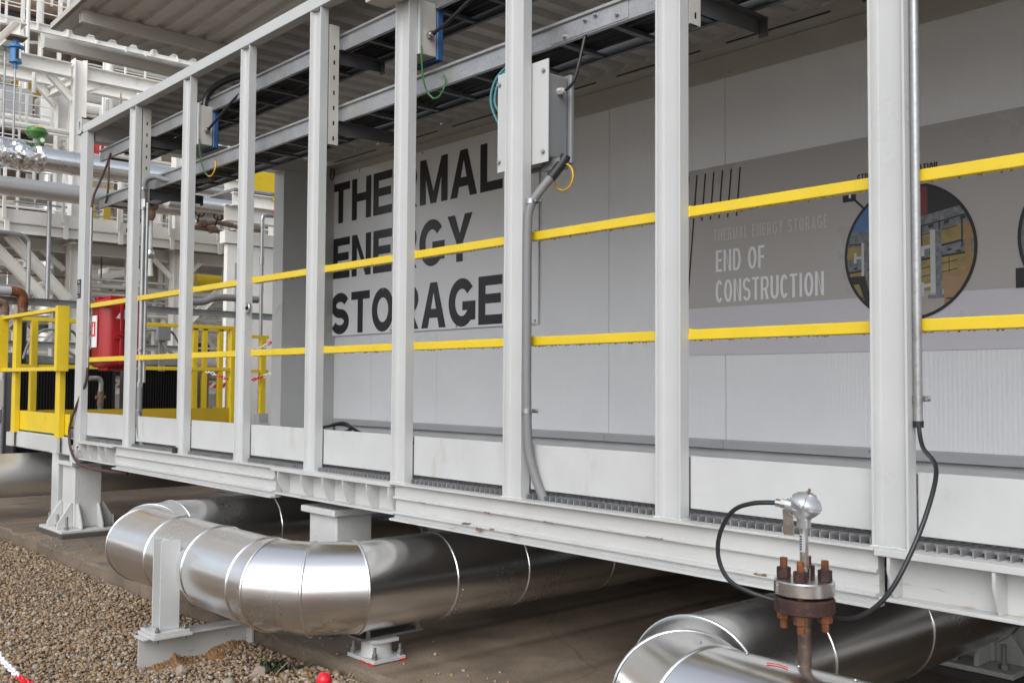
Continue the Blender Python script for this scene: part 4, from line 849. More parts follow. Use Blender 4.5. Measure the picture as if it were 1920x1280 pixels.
# bracket post on the gravel in front of the pipe
br = thing('guard_bracket', 'white steel stub post bolted on a beam lying on the gravel before the silver pipe', 'bracket', (-4.85, 2.1, -.14))
build('ground_beam', MB().ibeam((-4.91, 1.93, -.055), (-4.91, 2.50, -.055), .17, .12, .009, .007), 'paint_beam', br, .002)
build('end_plate', MB().box(-4.98, -4.84, 2.50, 2.515, -.14, .03), 'paint_beam', br, .002)
build('foot_plate', MB().box(-4.985, -4.785, 1.955, 2.155, .031, .046), 'paint_white', br, .002)
build('foot_plate', MB().box(-4.975, -4.795, 1.965, 2.145, .0465, .062), 'paint_white', br, .002)
UP = [(-.05, -.05), (.05, -.05), (.05, -.042), (.0035, -.042), (.0035, .042), (.05, .042), (.05, .05), (-.05, .05), (-.05, .042), (-.0035, .042), (-.0035, -.042), (-.05, -.042)]
build('stub_post', MB().prism(UP, (-4.885, 2.055, .0625), (-4.885, 2.055, .50), (0, 1, 0), (1, 0, 0)), 'paint_white', br, .002)
b2 = MB()
for x in (-4.96, -4.81):
    for y in (1.985, 2.125): b2.hexnut((x, y, .0625), .014, .012); b2.cyl((x, y, .0745), (x, y, .086), .008); b2.cyl((x, y, .031), (x, y, .012), .008)
build('bolt', b2, 'steel_bolt', br)
def lump(cx, cy, cz, sx, sy, sz, seed):
    r_ = np.random.default_rng(seed); V = ICO_V*(1+r_.normal(0, .10, (len(ICO_V), 1)))*np.array([sx, sy, sz])+np.array([cx, cy, cz]); return MB().add(V.tolist(), ICO_F.tolist())
dm = MB(); ny, nx = 110, 14; rc = np.random.default_rng(11); vs = []; h = 0
prof_h = np.interp(np.linspace(1.97, 2.49, ny), [1.97, 2.0, 2.08, 2.115, 2.14, 2.2, 2.27, 2.31, 2.36, 2.44, 2.49], [.004, .022, .03, .062, .04, .028, .024, .05, .062, .075, .06])+rc.normal(0, .004, ny)
for i_, y in enumerate(np.linspace(1.97, 2.49, ny)):
    for k in range(nx):
        t_ = k/(nx-1); ex = .062+(.03 if y > 2.28 else 0)+.004*math.sin(y*60); vs.append((-4.907+ex*t_, y+rc.normal(0, .001), -.138+max(0, prof_h[i_]*(1-t_**1.3)+rc.normal(0, .0035))))
dm.add(vs, [(i_*nx+k, i_*nx+k+1, (i_+1)*nx+k+1, (i_+1)*nx+k) for i_ in range(ny-1) for k in range(nx-1)])
one('clay_heap', dm, 'clay', 'brown clay piled along the bracket beam on the gravel', 'soil', angle=80)
fx = MB()
for k in range(26):
    a = random.uniform(0, 6.28); ln = random.uniform(.04, .10); x, y = -4.28+random.uniform(-.10, .07), 2.35+random.uniform(-.06, .06); z = -.09; dx, dy = math.cos(a), math.sin(a); wd = random.uniform(.008, .015)
    p = [Vector((x+dx*ln*t_, y+dy*ln*t_, z+.05*math.sin(t_*2.4)*random.uniform(.8, 1.3))) for t_ in (0, .35, .7, 1)]
    sd_ = Vector((-dy, dx, .1)); ws = (wd*.3, wd, wd*.8, .001)
    fx.add([q+sd_*w_ for q, w_ in zip(p, ws)]+[q-sd_*w_ for q, w_ in zip(p, ws)], [(i, i+1, 5+i, 4+i) for i in range(3)])
one('weed', fx, 'leaf', 'small dark green weed growing in the gravel at the slab edge', 'weed', angle=60)
one('dry_stalk', MB().tube([(-4.22, 2.28, -.10), (-4.19, 2.30, -.05), (-4.15, 2.33, .0)], .0022, 6).tube([(-3.93, 2.47, -.09), (-3.91, 2.52, -.03)], .0025, 6).tube([(-3.90, 2.47, -.09), (-3.885, 2.52, -.03)], .0025, 6), 'straw', 'dry straw stalks at the slab edge by the weed', 'stalks')
# red ball topped barrier post and chain
bp = thing('barrier_post', 'red ball top of a plastic barrier post at the bottom edge', 'barrier post', (-2.915, 1.772, -.1))
build('post', MB().cyl((-2.915, 1.772, -.1), (-2.915, 1.772, .275), .016), 'red_bright', bp)
build('ball', MB().lathe([(.026*math.sin(a), -.026*math.cos(a)) for a in np.linspace(0, math.pi, 14)], (-2.915, 1.772, .297), n=20), 'red_bright', bp)
def chain(label, pts, links, r, ln, cols, name='chain', start=0):
    """alternating oval links along a polyline; cols: list of (n links, material)"""
    P = [Vector(p) for p in pts]; ds = [0]
    for a, b_ in zip(P, P[1:]): ds.append(ds[-1]+(b_-a).length)
    def at(d):
        for i in range(len(ds)-1):
            if d <= ds[i+1] or i == len(ds)-2: return P[i].lerp(P[i+1], (d-ds[i])/(ds[i+1]-ds[i]))
    t_ = thing(name, label, 'chain', pts[0]); i = 0
    meshes = []
    for cnt, mt in cols*20:
        mb = MB(); done = False
        for _ in range(cnt):
            d0 = i*ln*.72
            if d0+ln*.72 > ds[-1]: done = True; break
            a, b_ = at(d0), at(d0+ln*.72); d = (b_-a).normalized(); x, y = mb.frame(a, b_); s_ = x if i % 2 else y; m_ = (a+b_)/2
            q = []
            for k in range(12):
                an = 2*math.pi*k/12; q.append(m_+d*(math.cos(an)*ln*.5)+s_*(math.sin(an)*ln*.30))
            mb.tube(q, r, 7, 2, True); i += 1
        if mb.v: build('links', mb, mt, t_)
        if done: break
    return t_
chain('red and white plastic chain at the bottom left corner', [(-4.35, 1.05, .42), (-3.86, 1.03, .302), (-3.62, 1.03, .285), (-3.4, 1.06, .272), (-3.15, 1.4, .262), (-2.93, 1.76, .268)], 40, .0042, .030, [(12, 'paper_white'), (9, 'red_bright')])

# ------------------------------------------------------------------ temperature sensor on the right hand pipe
SX, SY = -1.4645, YA+.055
se = thing('temperature_sensor', 'silver temperature sensor head on a rusty bolted flange above the right pipe', 'sensor', (SX, SY, .54))
build('stub_pipe', MB().lathe([(.0175, .52), (.0175, .655), (.022, .668), (.024, .690)], (SX, SY, 0), n=24), 'rust_stub', se)
build('lower_flange', MB().lathe([(.074, .689), (.0785, .692), (.0785, .724), (.075, .728), (.045, .729), (.045, .733)], (SX, SY, 0), n=48), 'rust_dark', se)
build('upper_flange', MB().lathe([(.045, .732), (.075, .735), (.078, .738), (.078, .769), (.075, .773)], (SX, SY, 0), n=48), 'stainless', se)
for k in range(4):
    a = rad(22+90*k); x, y = SX+.053*math.cos(a), SY+.053*math.sin(a)
    bo = build('stud_bolt', MB().cyl((x, y, .642), (x, y, .826), .0098, n=16), 'rust_orange', se)
    for z_ in np.arange(.803, .825, .0035): pass
    build('nut', MB().hexnut((x, y, .774), .0185, .027), 'rust_dark', bo); build('nut', MB().hexnut((x, y, .6655), .0185, .0225), 'rust_orange', bo)
build('hub', MB().cyl((SX, SY, .772), (SX, SY, .803), .0155), 'stainless', se)
build('neck_tube', MB().cyl((SX, SY, .803), (SX, SY, .918), .0112), 'stainless', se)
nl = MB()
for k in range(8):
    a0, a1 = rad(205+k*14), rad(205+(k+1)*14); nl.add([(SX+.01135*math.cos(a), SY+.01135*math.sin(a), z_) for a, z_ in ((a0, .845), (a1, .845), (a1, .893), (a0, .893))], [(0, 1, 2, 3)])
build('neck_label', nl, 'trim_grey', se)
nl = MB()
for k in range(6):
    z_ = .851+k*.0065; nl.add([(SX+.0115*math.cos(rad(a)), SY+.0115*math.sin(rad(a)), zz_) for a, zz_ in ((222, z_), (240, z_), (258, z_), (276, z_), (276, z_+.0035), (258, z_+.0035), (240, z_+.0035), (222, z_+.0035))], [(0, 1, 6, 7), (1, 2, 5, 6), (2, 3, 4, 5)])
build('label_print', nl, 'letter_black', se)
AX = Vector((.42, .10, .86)).normalized(); HC = Vector((SX+.004, SY, .964))
hd_ = build('sensor_head', MB().lathe([(.0175, .908), (.0185, .911), (.0185, .930), (.021, .934), (.030, .944), (.036, .955), (.032, .972)], (SX, SY, 0), n=36).lathe([(.030, -.020), (.037, -.008), (.0395, 0), (.042, .002), (.042, .012), (.040, .016), (.032, .026), (.019, .033), (.015, .038), (0, .039)], HC, AX, n=40).cyl((SX-.02, SY-.004, .962), (SX-.046, SY-.010, .966), .0155), 'cast_alu', se)
kn = MB()
ax_ = AX; xo = ax_.orthogonal().normalized(); yo = ax_.cross(xo)
for k in range(26):
    a = 2*math.pi*k/26; c = HC+ax_*.007+(xo*math.cos(a)+yo*math.sin(a))*.0415; kn.lathe([(.0032, 0), (.0032, .0022), (0, .0026)], c, (c-HC-ax_*.007), 8)
build('grip_ring', kn, 'cast_alu', hd_)
build('cable_gland', MB().cyl((SX-.046, SY-.010, .966), (SX-.060, SY-.013, .967), .013, n=6).cyl((SX-.060, SY-.013, .967), (SX-.074, SY-.016, .968), .0105), 'stainless', se)
build('tag_plate', MB().prism([(-.012, 0), (.012, 0), (.012, -.068), (-.012, -.068)], (SX-.030, SY-.028, .955), (SX-.031, SY-.030, .955), (1, .35, 0), (0, -.1, 1)), 'stainless', se)
cn = MB(); CP = [Vector(p) for p in ((SX+.024, SY-.020, 1.004), (SX+.030, SY-.040, .985), (SX+.026, SY-.046, .965), (SX+.012, SY-.042, .945), (SX-.004, SY-.036, .936), (SX-.018, SY-.034, .942), (SX-.026, SY-.032, .953))]
for k in range(34):
    t_ = k/33*(len(CP)-1); i_ = min(int(t_), len(CP)-2); cn.lathe([(0, -.002), (.002, 0), (0, .002)], CP[i_].lerp(CP[i_+1], t_-i_), n=6)
build('bead_chain', cn, 'steel_bolt', se); build('lid_screw', MB().cyl((SX+.020, SY-.012, 1.000), (SX+.026, SY-.012, 1.012), .004), 'rust_brown', se)
one('black_cable', MB().tube([(SX-.072, SY-.016, .968), (-1.60, 2.31, .962), (-1.665, 2.31, .935), (-1.715, 2.32, .87), (-1.73, 2.33, .80), (-1.705, 2.34, .74), (-1.66, 2.37, .708), (-1.58, 2.41, .685), (-1.50, 2.44, .665), (-1.42, 2.45, .662), (-1.36, 2.45, .68), (-1.30, 2.46, .735), (-1.26, 2.49, .82), (-1.235, 2.56, .95), (-1.255, 2.66, 1.06), (-1.355, 2.79, 1.11), (-1.3885, 2.835, 1.175)], .0064, 10), 'black_rubber', 'black cable looping from the silver sensor head round the flange up to the post conduit', 'cable')
one('paint_mark', MB().prism([(-.03, -.006), (.0, .004), (.035, -.003), (.03, .004), (0, .010), (-.03, .003)], (-1.50, 2.27, ZP+RP+.0015), (-1.50, 2.27, ZP+RP+.0025), (1, 0, 0), (0, 1, 0)), 'red_bright', 'red marker scribble on the silver pipe at the sensor stub', 'mark')

# ------------------------------------------------------------------ yellow gate and platform at the far end
def sq(mb, p0, p1, w_=.05, d_=.05, up=(0, 0, 1)): return mb.bar(p0, p1, w_, d_, up)
yg = thing('yellow_gate', 'bright yellow steel gate frame left of the far corner post', 'gate', (-9.7, 2.8, .8))
mb = MB()
for x in (-10.36, -9.06): build('gate_post', MB().box(x, x+.11, 2.79, 2.84, .80, 1.905), 'yellow_paint', yg, .004)
build('top_bar', MB().box(-10.58, -8.82, 2.74, 2.80, 1.886, 1.918), 'yellow_paint', yg, .003)
build('bottom_bar', MB().box(-10.58, -8.82, 2.745, 2.79, 1.375, 1.41), 'yellow_paint', yg, .003)
for x in (-10.60, -8.82): build('side_bar', MB().box(x, x+.06, 2.70, 2.80, 1.37, 1.92), 'yellow_paint', yg, .003)
build('toe_plate', MB().box(-10.36, -8.84, 2.842, 2.85, .825, 1.005), 'yellow_paint', yg, .006)
pf = thing('side_platform', 'grey steel platform with yellow guard rail and kick plate beyond the far end', 'platform', (-10.2, 4, .6))
build('edge_channel', MB().channel((-10.5, 2.83, .735), (-8.74, 2.83, .735), .15, -.05, .008), 'paint_white', pf, .003)
for x in (-10.42, -9.09): build('post_shoe', MB().box(x, x+.16, 2.77, 2.80, .67, .80), 'paint_white', pf, .004)
build('deck', MB().box(-10.5, -8.65, 2.86, 7.2, .785, .81), 'grating_metal', pf)
build('leg', MB().box(-9.26, -9.08, 2.84, 2.98, .0, .66), 'paint_white', pf, .004)
build('bracket', MB().prism([(0, .66), (-.10, .66), (0, .50)], (-9.262, 2.88, 0), (-9.262, 2.90, 0), (1, 0, 0), (0, 0, 1)), 'paint_white', pf)
fr = thing('yellow_guard_rail', 'yellow guard rail with tall kick plate along the far edge of the side platform', 'guard rail', (-10.6, 4, .8))
build('top_rail', MB().box(-10.63, -10.58, 2.9, 5.25, 1.885, 1.925), 'yellow_paint', fr, .004)
build('mid_rail', MB().box(-10.63, -10.58, 2.9, 5.25, 1.415, 1.455), 'yellow_paint', fr, .004)
for y in (3.02, 4.0, 5.15): build('rail_post', MB().box(-10.64, -10.57, y, y+.06, .82, 1.885), 'yellow_paint', fr, .004)
build('kick_plate', MB().box(-10.60, -10.592, 2.9, 5.25, .82, 1.0), 'dark_yellow', fr)  # darker than the rails: the plate's shade is put into its yellow
fr2 = thing('yellow_guard_rail', 'short yellow guard rail with chains beside the white cabin end', 'guard rail', (-10.6, 5.6, .8))
build('top_rail', MB().box(-10.63, -10.59, 5.36, 5.63, 1.80, 1.835), 'yellow_paint', fr2)
build('mid_rail', MB().box(-10.63, -10.59, 5.36, 5.63, 1.40, 1.435), 'yellow_paint', fr2)
build('rail_post', MB().box(-10.64, -10.58, 5.53, 5.59, .93, 1.80), 'yellow_paint', fr2); build('post_base', MB().box(-10.66, -10.56, 5.50, 5.62, .82, .93), 'trim_grey', fr2)
g2 = thing('yellow_gate', 'distant yellow gate frame behind the kick plate near the cabin end', 'gate', (-11.3, 5.2, .9))
for y in (4.98, 5.10, 5.30, 5.42): build('upright', MB().box(-11.26, -11.20, y, y+.055, .9, 1.92), 'yellow_paint', g2)
build('top_bar', MB().box(-11.26, -11.20, 4.93, 5.50, 1.90, 1.935), 'yellow_paint', g2); build('mid_bar', MB().box(-11.26, -11.20, 4.93, 5.50, 1.42, 1.455), 'yellow_paint', g2)
chain('upper red and white chain hung across the gap beside the far cabin end', [(-11.0, 5.15, 1.62), (-10.8, 5.30, 1.58), (-10.62, 5.45, 1.64), (-10.3, 5.60, 1.80)], 30, .006, .05, [(5, 'red_bright'), (5, 'paper_white')])
chain('lower red and white chain hung across the gap beside the far cabin end', [(-11.0, 5.05, 1.42), (-10.8, 5.20, 1.33), (-10.62, 5.45, 1.32), (-10.3, 5.62, 1.42)], 30, .006, .05, [(4, 'paper_white'), (6, 'red_bright')])

# ------------------------------------------------------------------ equipment behind the platform
def cooler(label, y0_, y1_):
    t_ = thing('cooling_unit', label, 'cooler', (-11.5, (y0_+y1_)/2, .5), 'black finned units behind the platform')
    build('fin_block', MB().box(-11.8, -11.35, y0_+.03, y1_-.03, .5, 1.44), 'black_fin', t_)
    f_ = MB()
    for y in np.arange(y0_+.05, y1_-.04, .03): f_.box(-11.35, -11.32, y, y+.006, .55, 1.42)
    build('fins', f_, 'black_fin', t_)
    build('frame', MB().box(-11.82, -11.30, y0_, y0_+.03, .45, 1.48).box(-11.82, -11.30, y1_-.03, y1_, .45, 1.48).box(-11.82, -11.30, y0_+.03, y1_-.03, 1.45, 1.48), 'black_rubber', t_)
cooler('black finned cooling unit left of the far corner post', 3.08, 4.12); cooler('black finned cooling unit right of the red extinguisher cabinet', 4.36, 5.02)
gb = thing('galvanised_beam', 'long galvanised beam crossing behind the red extinguisher cabinet', 'beam', (-12, 4.5, 2.1))
build('channel', MB().channel((-12.0, 2.4, 2.19), (-12.0, 7.0, 2.15), .085, .05, .005), 'galvanised', gb)
build('bolt', MB().cyl((-12.0, 3.6, 2.2), (-11.99, 3.6, 2.2), .012).cyl((-12.0, 3.7, 2.2), (-11.99, 3.7, 2.2), .012), 'steel_bolt', gb)
rp = thing('rusty_pipe', 'grey insulated pipe turning down in a rusty elbow at the left edge', 'pipe', (-11.8, 3.2, 1.0))
build('sleeve', MB().cyl((-11.8, 2.3, 2.27), (-11.8, 3.15, 2.27), .05), 'trim_grey', rp)
build('elbow', MB().tube([(-11.8, 3.14, 2.27), (-11.8, 3.22, 2.265), (-11.8, 3.265, 2.22), (-11.8, 3.27, 2.10)], .054, 14), 'rust_orange', rp)
build('pipe', MB().cyl((-11.8, 3.27, 2.11), (-11.8, 3.27, 1.93), .05), 'rust_brown', rp); build('pipe', MB().cyl((-11.8, 3.27, 1.93), (-11.8, 3.27, .8), .046), 'black_rubber', rp)
rp = thing('rusty_pipe', 'galvanised upright pipe with rusty top elbow at the very left edge', 'pipe', (-11.7, 3.07, .5))
build('elbow', MB().tube([(-11.7, 2.85, 2.14), (-11.7, 3.02, 2.135), (-11.7, 3.06, 2.09), (-11.7, 3.06, 2.0)], .045, 12), 'rust_brown', rp); build('pipe', MB().cyl((-11.7, 3.06, 2.0), (-11.7, 3.06, .5), .042), 'galvanised', rp)
one('grey_hose', MB().tube([(-11.6, 5.0, 2.26), (-11.6, 5.25, 2.27), (-11.6, 5.36, 2.31), (-11.6, 5.5, 2.34), (-11.6, 6.0, 2.34)], .045, 12), 'grey_hose', 'thick grey hose above the galvanised beam near the cabin end', 'hose')
for y, z, lab in ((3.50, 1.72, 'grey box with curved conduits behind the yellow gate'), (4.60, 1.76, 'grey box with curved conduits between the second and third posts')):
    t_ = thing('control_box', lab, 'junction box', (-11.2, y, z))
    build('body', MB().box(-11.25, -11.13, y-.075, y+.075, z, z+.19), 'box_grey', t_, .006)
    build('stand', MB().box(-11.22, -11.19, y-.03, y-.005, z-.35, z).box(-11.22, -11.19, y+.01, y+.035, z-.35, z), 'galvanised', t_)
    build('conduit', MB().tube([(-11.2, y-.07, z+.12), (-11.2, y-.2, z+.10), (-11.2, y-.32, z-.02), (-11.2, y-.38, z-.2)], .014, 8), 'grey_hose', t_)
    build('conduit', MB().tube([(-11.2, y+.07, z+.12), (-11.2, y+.13, z+.09), (-11.2, y+.2, z-.02)], .014, 8), 'grey_hose', t_)
    build('conduit', MB().tube([(-11.16, y, z-.02), (-11.14, y+.06, z-.12), (-11.14, y+.2, z-.2)], .018, 8), 'grey_hose', t_)
bd = MB()
for k in range(6): bd.tube([(-11.9, 2.3, 1.62-.022*k), (-11.9, 3.0, 1.60-.02*k), (-11.9, 3.6, 1.56-.018*k), (-11.9, 4.1, 1.55-.015*k), (-11.9, 5.2, 1.56-.015*k)], .013, 7, 4)
one('conduit_bundle', bd, 'galvanised', 'bundle of thin grey conduits running over the black cooling units', 'conduits')
one('strut_beam', MB().channel((-11.95, 2.3, 1.70), (-11.95, 5.3, 1.70), .07, .04, .004), 'trim_grey', 'dark grey strut channel above the black cooling units', 'beam')
for y0_, y1_, labs in ((4.10, 4.55, 'below the red cabinet'), (5.30, 6.0, 'behind the distant yellow gate')):
    for z, w_ in ((1.25, 'upper'), (.93, 'lower')):
        one('barrier_plank', MB().box(-12.22, -12.19, y0_, y1_, z-.035, z+.035), 'barrier_stripe', f'{w_} red and white striped barrier plank {labs}', 'barrier')
pv = thing('angle_valve', 'grey pipe elbow with small brass valve below the red cabinet', 'valve', (-10.9, 3.75, .9))
build('elbow', MB().tube([(-10.9, 3.70, 1.32), (-10.9, 3.79, 1.32), (-10.9, 3.82, 1.28), (-10.9, 3.82, 1.18)], .026, 10), 'galvanised', pv); build('body', MB().cyl((-10.9, 3.82, 1.18), (-10.9, 3.82, 1.02), .034).cyl((-10.9, 3.77, 1.12), (-10.9, 3.87, 1.12), .02), 'rust_brown', pv); build('pipe', MB().cyl((-10.9, 3.82, 1.02), (-10.9, 3.82, .82), .026), 'hanger_blue', pv)
one('orange_float', MB().lathe([(.045*math.sin(a), -.045*math.cos(a)) for a in np.linspace(0, math.pi, 10)], (-12.1, 4.25, 1.12), n=14), 'orange_plastic', 'small orange ball behind the angle valve', 'ball')
one('grey_pillar', MB().channel((-11.4, 5.22, .8), (-11.4, 5.22, 1.45), .10, .10, .006, up=(0, 1, 0)), 'galvanised', 'short galvanised channel pillar behind the distant gate', 'pillar')
lb = thing('control_box', 'small pale box with hanging hoses at the left edge by the yellow gate', 'junction box', (-10.95, 2.78, 1.0))
build('body', MB().box(-11.0, -10.88, 2.74, 2.86, 1.02, 1.30), 'box_beige', lb, .006)
build('hose', MB().tube([(-10.9, 2.70, 1.35), (-10.9, 2.62, 1.2), (-10.9, 2.62, .95), (-10.9, 2.72, .82), (-10.9, 2.82, .86), (-10.9, 2.83, 1.0)], .022, 8), 'grey_hose', lb)
one('red_pump', MB().lathe([(.10, 0), (.12, .05), (.12, .22), (.08, .30), (.03, .32)], (-11.3, 2.72, .55), n=18), 'red_tank', 'red pump body low behind the yellow gate post', 'pump')

# white panel building end with conduit, left of the cabin return
wb = thing('panel_building', 'white panel clad building seen between the fourth and fifth posts', 'building', (-12.5, 6.6, 0))
for k, y in enumerate((6.0, 6.28, 6.55, 6.95)): build('wall_panel', MB().box(-12.6, -12.5, y+.004, (6.28, 6.55, 6.95, 9)[k]-.004, .02, 3.15), 'paint_cream', wb, .004)
build('head_beam', MB().box(-12.62, -12.46, 5.95, 9, 3.16, 3.32), 'paint_cream', wb); build('head_beam', MB().ibeam((-12.4, 5.9, 3.55), (-12.4, 9, 3.55), .22, .12), 'paint_cream', wb); build('head_beam', MB().ibeam((-12.4, 5.9, 3.88), (-12.4, 9, 3.88), .24, .12), 'paint_cream', wb)
build('window', MB().box(-12.61, -12.455, 6.1, 6.2, 1.2, 2.9), 'trim_grey', wb)
build('sill', MB().box(-12.62, -12.44, 5.98, 9, .02, .12), 'trim_grey', wb)
cw = thing('steel_conduit', 'upright galvanised conduit in front of the white panel building', 'conduit', (-10.9, 5.68, .8))
build('pipe', MB().cyl((-10.9, 5.68, .82), (-10.9, 5.68, 3.2), .02), 'galvanised', cw); build('elbow', MB().tube([(-10.9, 5.68, 3.15), (-10.9, 5.68, 3.26), (-10.9, 5.72, 3.30), (-10.9, 5.90, 3.31)], .026, 10), 'galvanised', cw); build('joint', MB().cyl((-10.9, 5.68, 2.7), (-10.9, 5.68, 2.80), .03), 'galvanised', cw)
one('red_valve', MB().lathe([(.03, 0), (.05, .03), (.05, .1), (.03, .14)], (-10.95, 5.85, 3.34), (0, 1, .1), n=12), 'red_tank', 'small red fitting at the top of the conduit by the cabin end', 'valve')
yp = thing('yellow_gate', 'yellow kick plate of a small raised landing above the white panel building', 'gate', (-11.5, 6, 3.65))
build('plate', MB().box(-11.52, -11.5, 5.75, 6.14, 3.72, 3.97), 'yellow_paint', yp); build('post', MB().box(-11.56, -11.5, 6.14, 6.18, 3.62, 4.3), 'yellow_paint', yp); build('rail', MB().box(-11.56, -11.52, 5.7, 6.2, 4.03, 4.07), 'yellow_paint', yp); build('grating', MB().box(-12.2, -11.5, 5.6, 6.3, 3.68, 3.71), 'grating_metal', yp); build('beam', MB().ibeam((-11.55, 5.6, 3.58), (-11.55, 6.3, 3.58), .17, .1), 'paint_cream', yp)

# ------------------------------------------------------------------ process plant steelwork behind
def rail_run(parent, x, y0_, y1_, z, h=1.0, n=3, step=.85, r=.014, ph=.0):
    mb = MB()
    for k in range(1, n+1): mb.cyl((x, y0_, z+h*k/n), (x, y1_, z+h*k/n), r, n=8)
    y = y0_+ph
    while y < y1_: mb.box(x-.02, x+.02, y-.02, y+.02, z-.15, z+h); y += step
    build('railing', mb, 'paint_cream', parent)
rk = thing('pipe_rack', 'cream steel pipe rack with walkway and bolted beams behind the far end', 'steel structure', (-16, 5, -.1))
for x, y in ((-16, 5.16), (-16, 6.80), (-17.5, 5.38), (-17.5, 6.97), (-16, 8.6), (-17.5, 8.6), (-16, 3.2), (-17.5, 3.4)):
    build('column', MB().ibeam((x, y, -.1), (x, y, 6.3 if x > -17 else 6.42), .19, .19, .014, .010, up=(0, 1, 0)), 'paint_cream', rk)
for x, z, w_ in ((-16, 6.11, .22), (-17.5, 6.33, .17)):
    for a, b_ in ((0, 5.04 if x > -17 else 5.28), (5.27 if x > -17 else 5.48, 12)): build('beam', MB().ibeam((x, a, z), (x, b_, z), w_, .16), 'paint_cream', rk)
for y in (5.16, 6.8): build('beam', MB().ibeam((-16.1, y, 6.02), (-17.4, y, 6.10), .16, .12), 'paint_cream', rk)
def brace(p0, p1, s=.10): build('brace', MB().ibeam(p0, p1, s, s, .008, .006), 'paint_cream', rk)
brace((-16, 4.72, 6.0), (-16, 5.06, 5.66)); brace((-17.5, 4.95, 6.26), (-17.5, 5.28, 5.92)); brace((-16, 5.60, 6.0), (-16, 5.27, 5.8), .05)
# walkway at mid height
build('toe_plate', MB().box(-15.61, -15.60, 2.2, 5.70, 3.60, 3.79), 'paint_cream', rk); build('toe_plate', MB().box(-15.61, -15.60, 5.71, 9.5, 3.58, 3.77), 'paint_cream', rk)
build('walkway_beam', MB().channel((-15.66, 2.2, 3.52), (-15.66, 9.5, 3.52), .15, .05, .008, up=(0, 0, 1)), 'paint_cream', rk)
build('walkway_deck', MB().box(-17.6, -15.62, 2.2, 9.5, 3.585, 3.60), 'grating_metal', rk)
for y in (3.0, 5.05, 6.9, 8.4): build('walkway_beam', MB().ibeam((-15.7, y, 3.47), (-17.6, y, 3.47), .16, .1), 'paint_cream', rk)
build('walkway_beam', MB().ibeam((-16.2, 2.2, 3.38), (-16.2, 9.5, 3.38), .18, .14), 'paint_cream', rk); build('walkway_beam', MB().ibeam((-17.5, 2.2, 3.38), (-17.5, 9.5, 3.38), .18, .14), 'paint_cream', rk)
rail_run(rk, -15.55, 2.2, 9.5, 3.79, .75, 2, .82, .022, ph=1.82); rail_run(rk, -17.4, 2.2, 9.5, 3.79, 1.0, 3, 1.1, .014)
for y in np.arange(3.25, 9, .82): build('stanchion_foot', MB().box(-15.60, -15.55, y-.03, y+.03, 3.42, 3.62), 'paint_cream', rk)
brace((-15.8, 4.15, 3.44), (-15.8, 5.02, 2.52), .14); brace((-15.9, 3.75, 3.5), (-15.9, 4.75, 2.50), .14)
brace((-16.2, 4.75, 3.30), (-16.2, 5.08, 3.02), .07); brace((-17.5, 4.95, 3.30), (-17.5, 5.30, 3.0), .07); brace((-16, 6.4, 3.3), (-16, 6.72, 3.0), .07); brace((-16, 7.2, 3.3), (-16, 6.9, 3.0), .07); brace((-16, 7.6, 2.9), (-16, 6.9, 2.2), .12)
for k in range(5): brace((-17, 4.3+k*.75, 2.7), (-17, 4.95+k*.75, 1.9), .06); brace((-17.03, 4.95+k*.75, 2.7), (-17.03, 4.3+k*.75, 1.9), .06)
build('beam', MB().ibeam((-16.9, 2, 2.75), (-16.9, 9.5, 2.75), .10, .08), 'paint_cream', rk)
for z, x in ((2.95, -16.5), (2.45, -16.6)): build('rail_tube', MB().cyl((x, 5.3, z), (x, 7.2, z), .02).cyl((x, 5.3, z-.24), (x, 7.2, z-.24), .02), 'paint_cream', rk)
# upper decks
r2 = thing('upper_platform', 'cream upper platform with guard rails high at the top left', 'steel structure', (-20, 5, 5))
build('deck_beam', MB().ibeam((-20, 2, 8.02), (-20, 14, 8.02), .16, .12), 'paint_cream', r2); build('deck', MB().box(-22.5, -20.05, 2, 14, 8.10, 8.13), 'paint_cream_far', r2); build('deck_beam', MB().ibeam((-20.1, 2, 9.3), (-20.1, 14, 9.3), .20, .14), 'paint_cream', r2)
for y in (5.41, 6.08, 8.3): build('column', MB().box(-20.08, -20, y-.03, y+.03, 0, 10), 'paint_cream', r2)
rail_run(r2, -19.95, 2, 14, 8.10, .62, 3, .55, .012, ph=.9)
for z in (6.9, 7.5): build('brace', MB().bar((-20.2, 4, z), (-20.2, 7, z+.5), .05, .05), 'paint_cream', r2)
r3 = thing('lower_platform', 'cream platform with guard rail behind the green valve', 'steel structure', (-18.5, 5, 3))
build('kick_plate', MB().box(-18.51, -18.5, 2, 10, 5.72, 5.80), 'paint_cream', r3); build('deck', MB().box(-19.8, -18.5, 2, 10, 5.66, 5.71), 'paint_cream', r3)
rail_run(r3, -18.46, 2, 10, 5.78, .50, 3, .42, .011, ph=.15)
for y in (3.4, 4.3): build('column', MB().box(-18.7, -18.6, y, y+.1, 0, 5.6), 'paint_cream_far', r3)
build('beam', MB().ibeam((-18.6, 2, 5.4), (-18.6, 10, 5.4), .2, .12), 'paint_cream', r3)
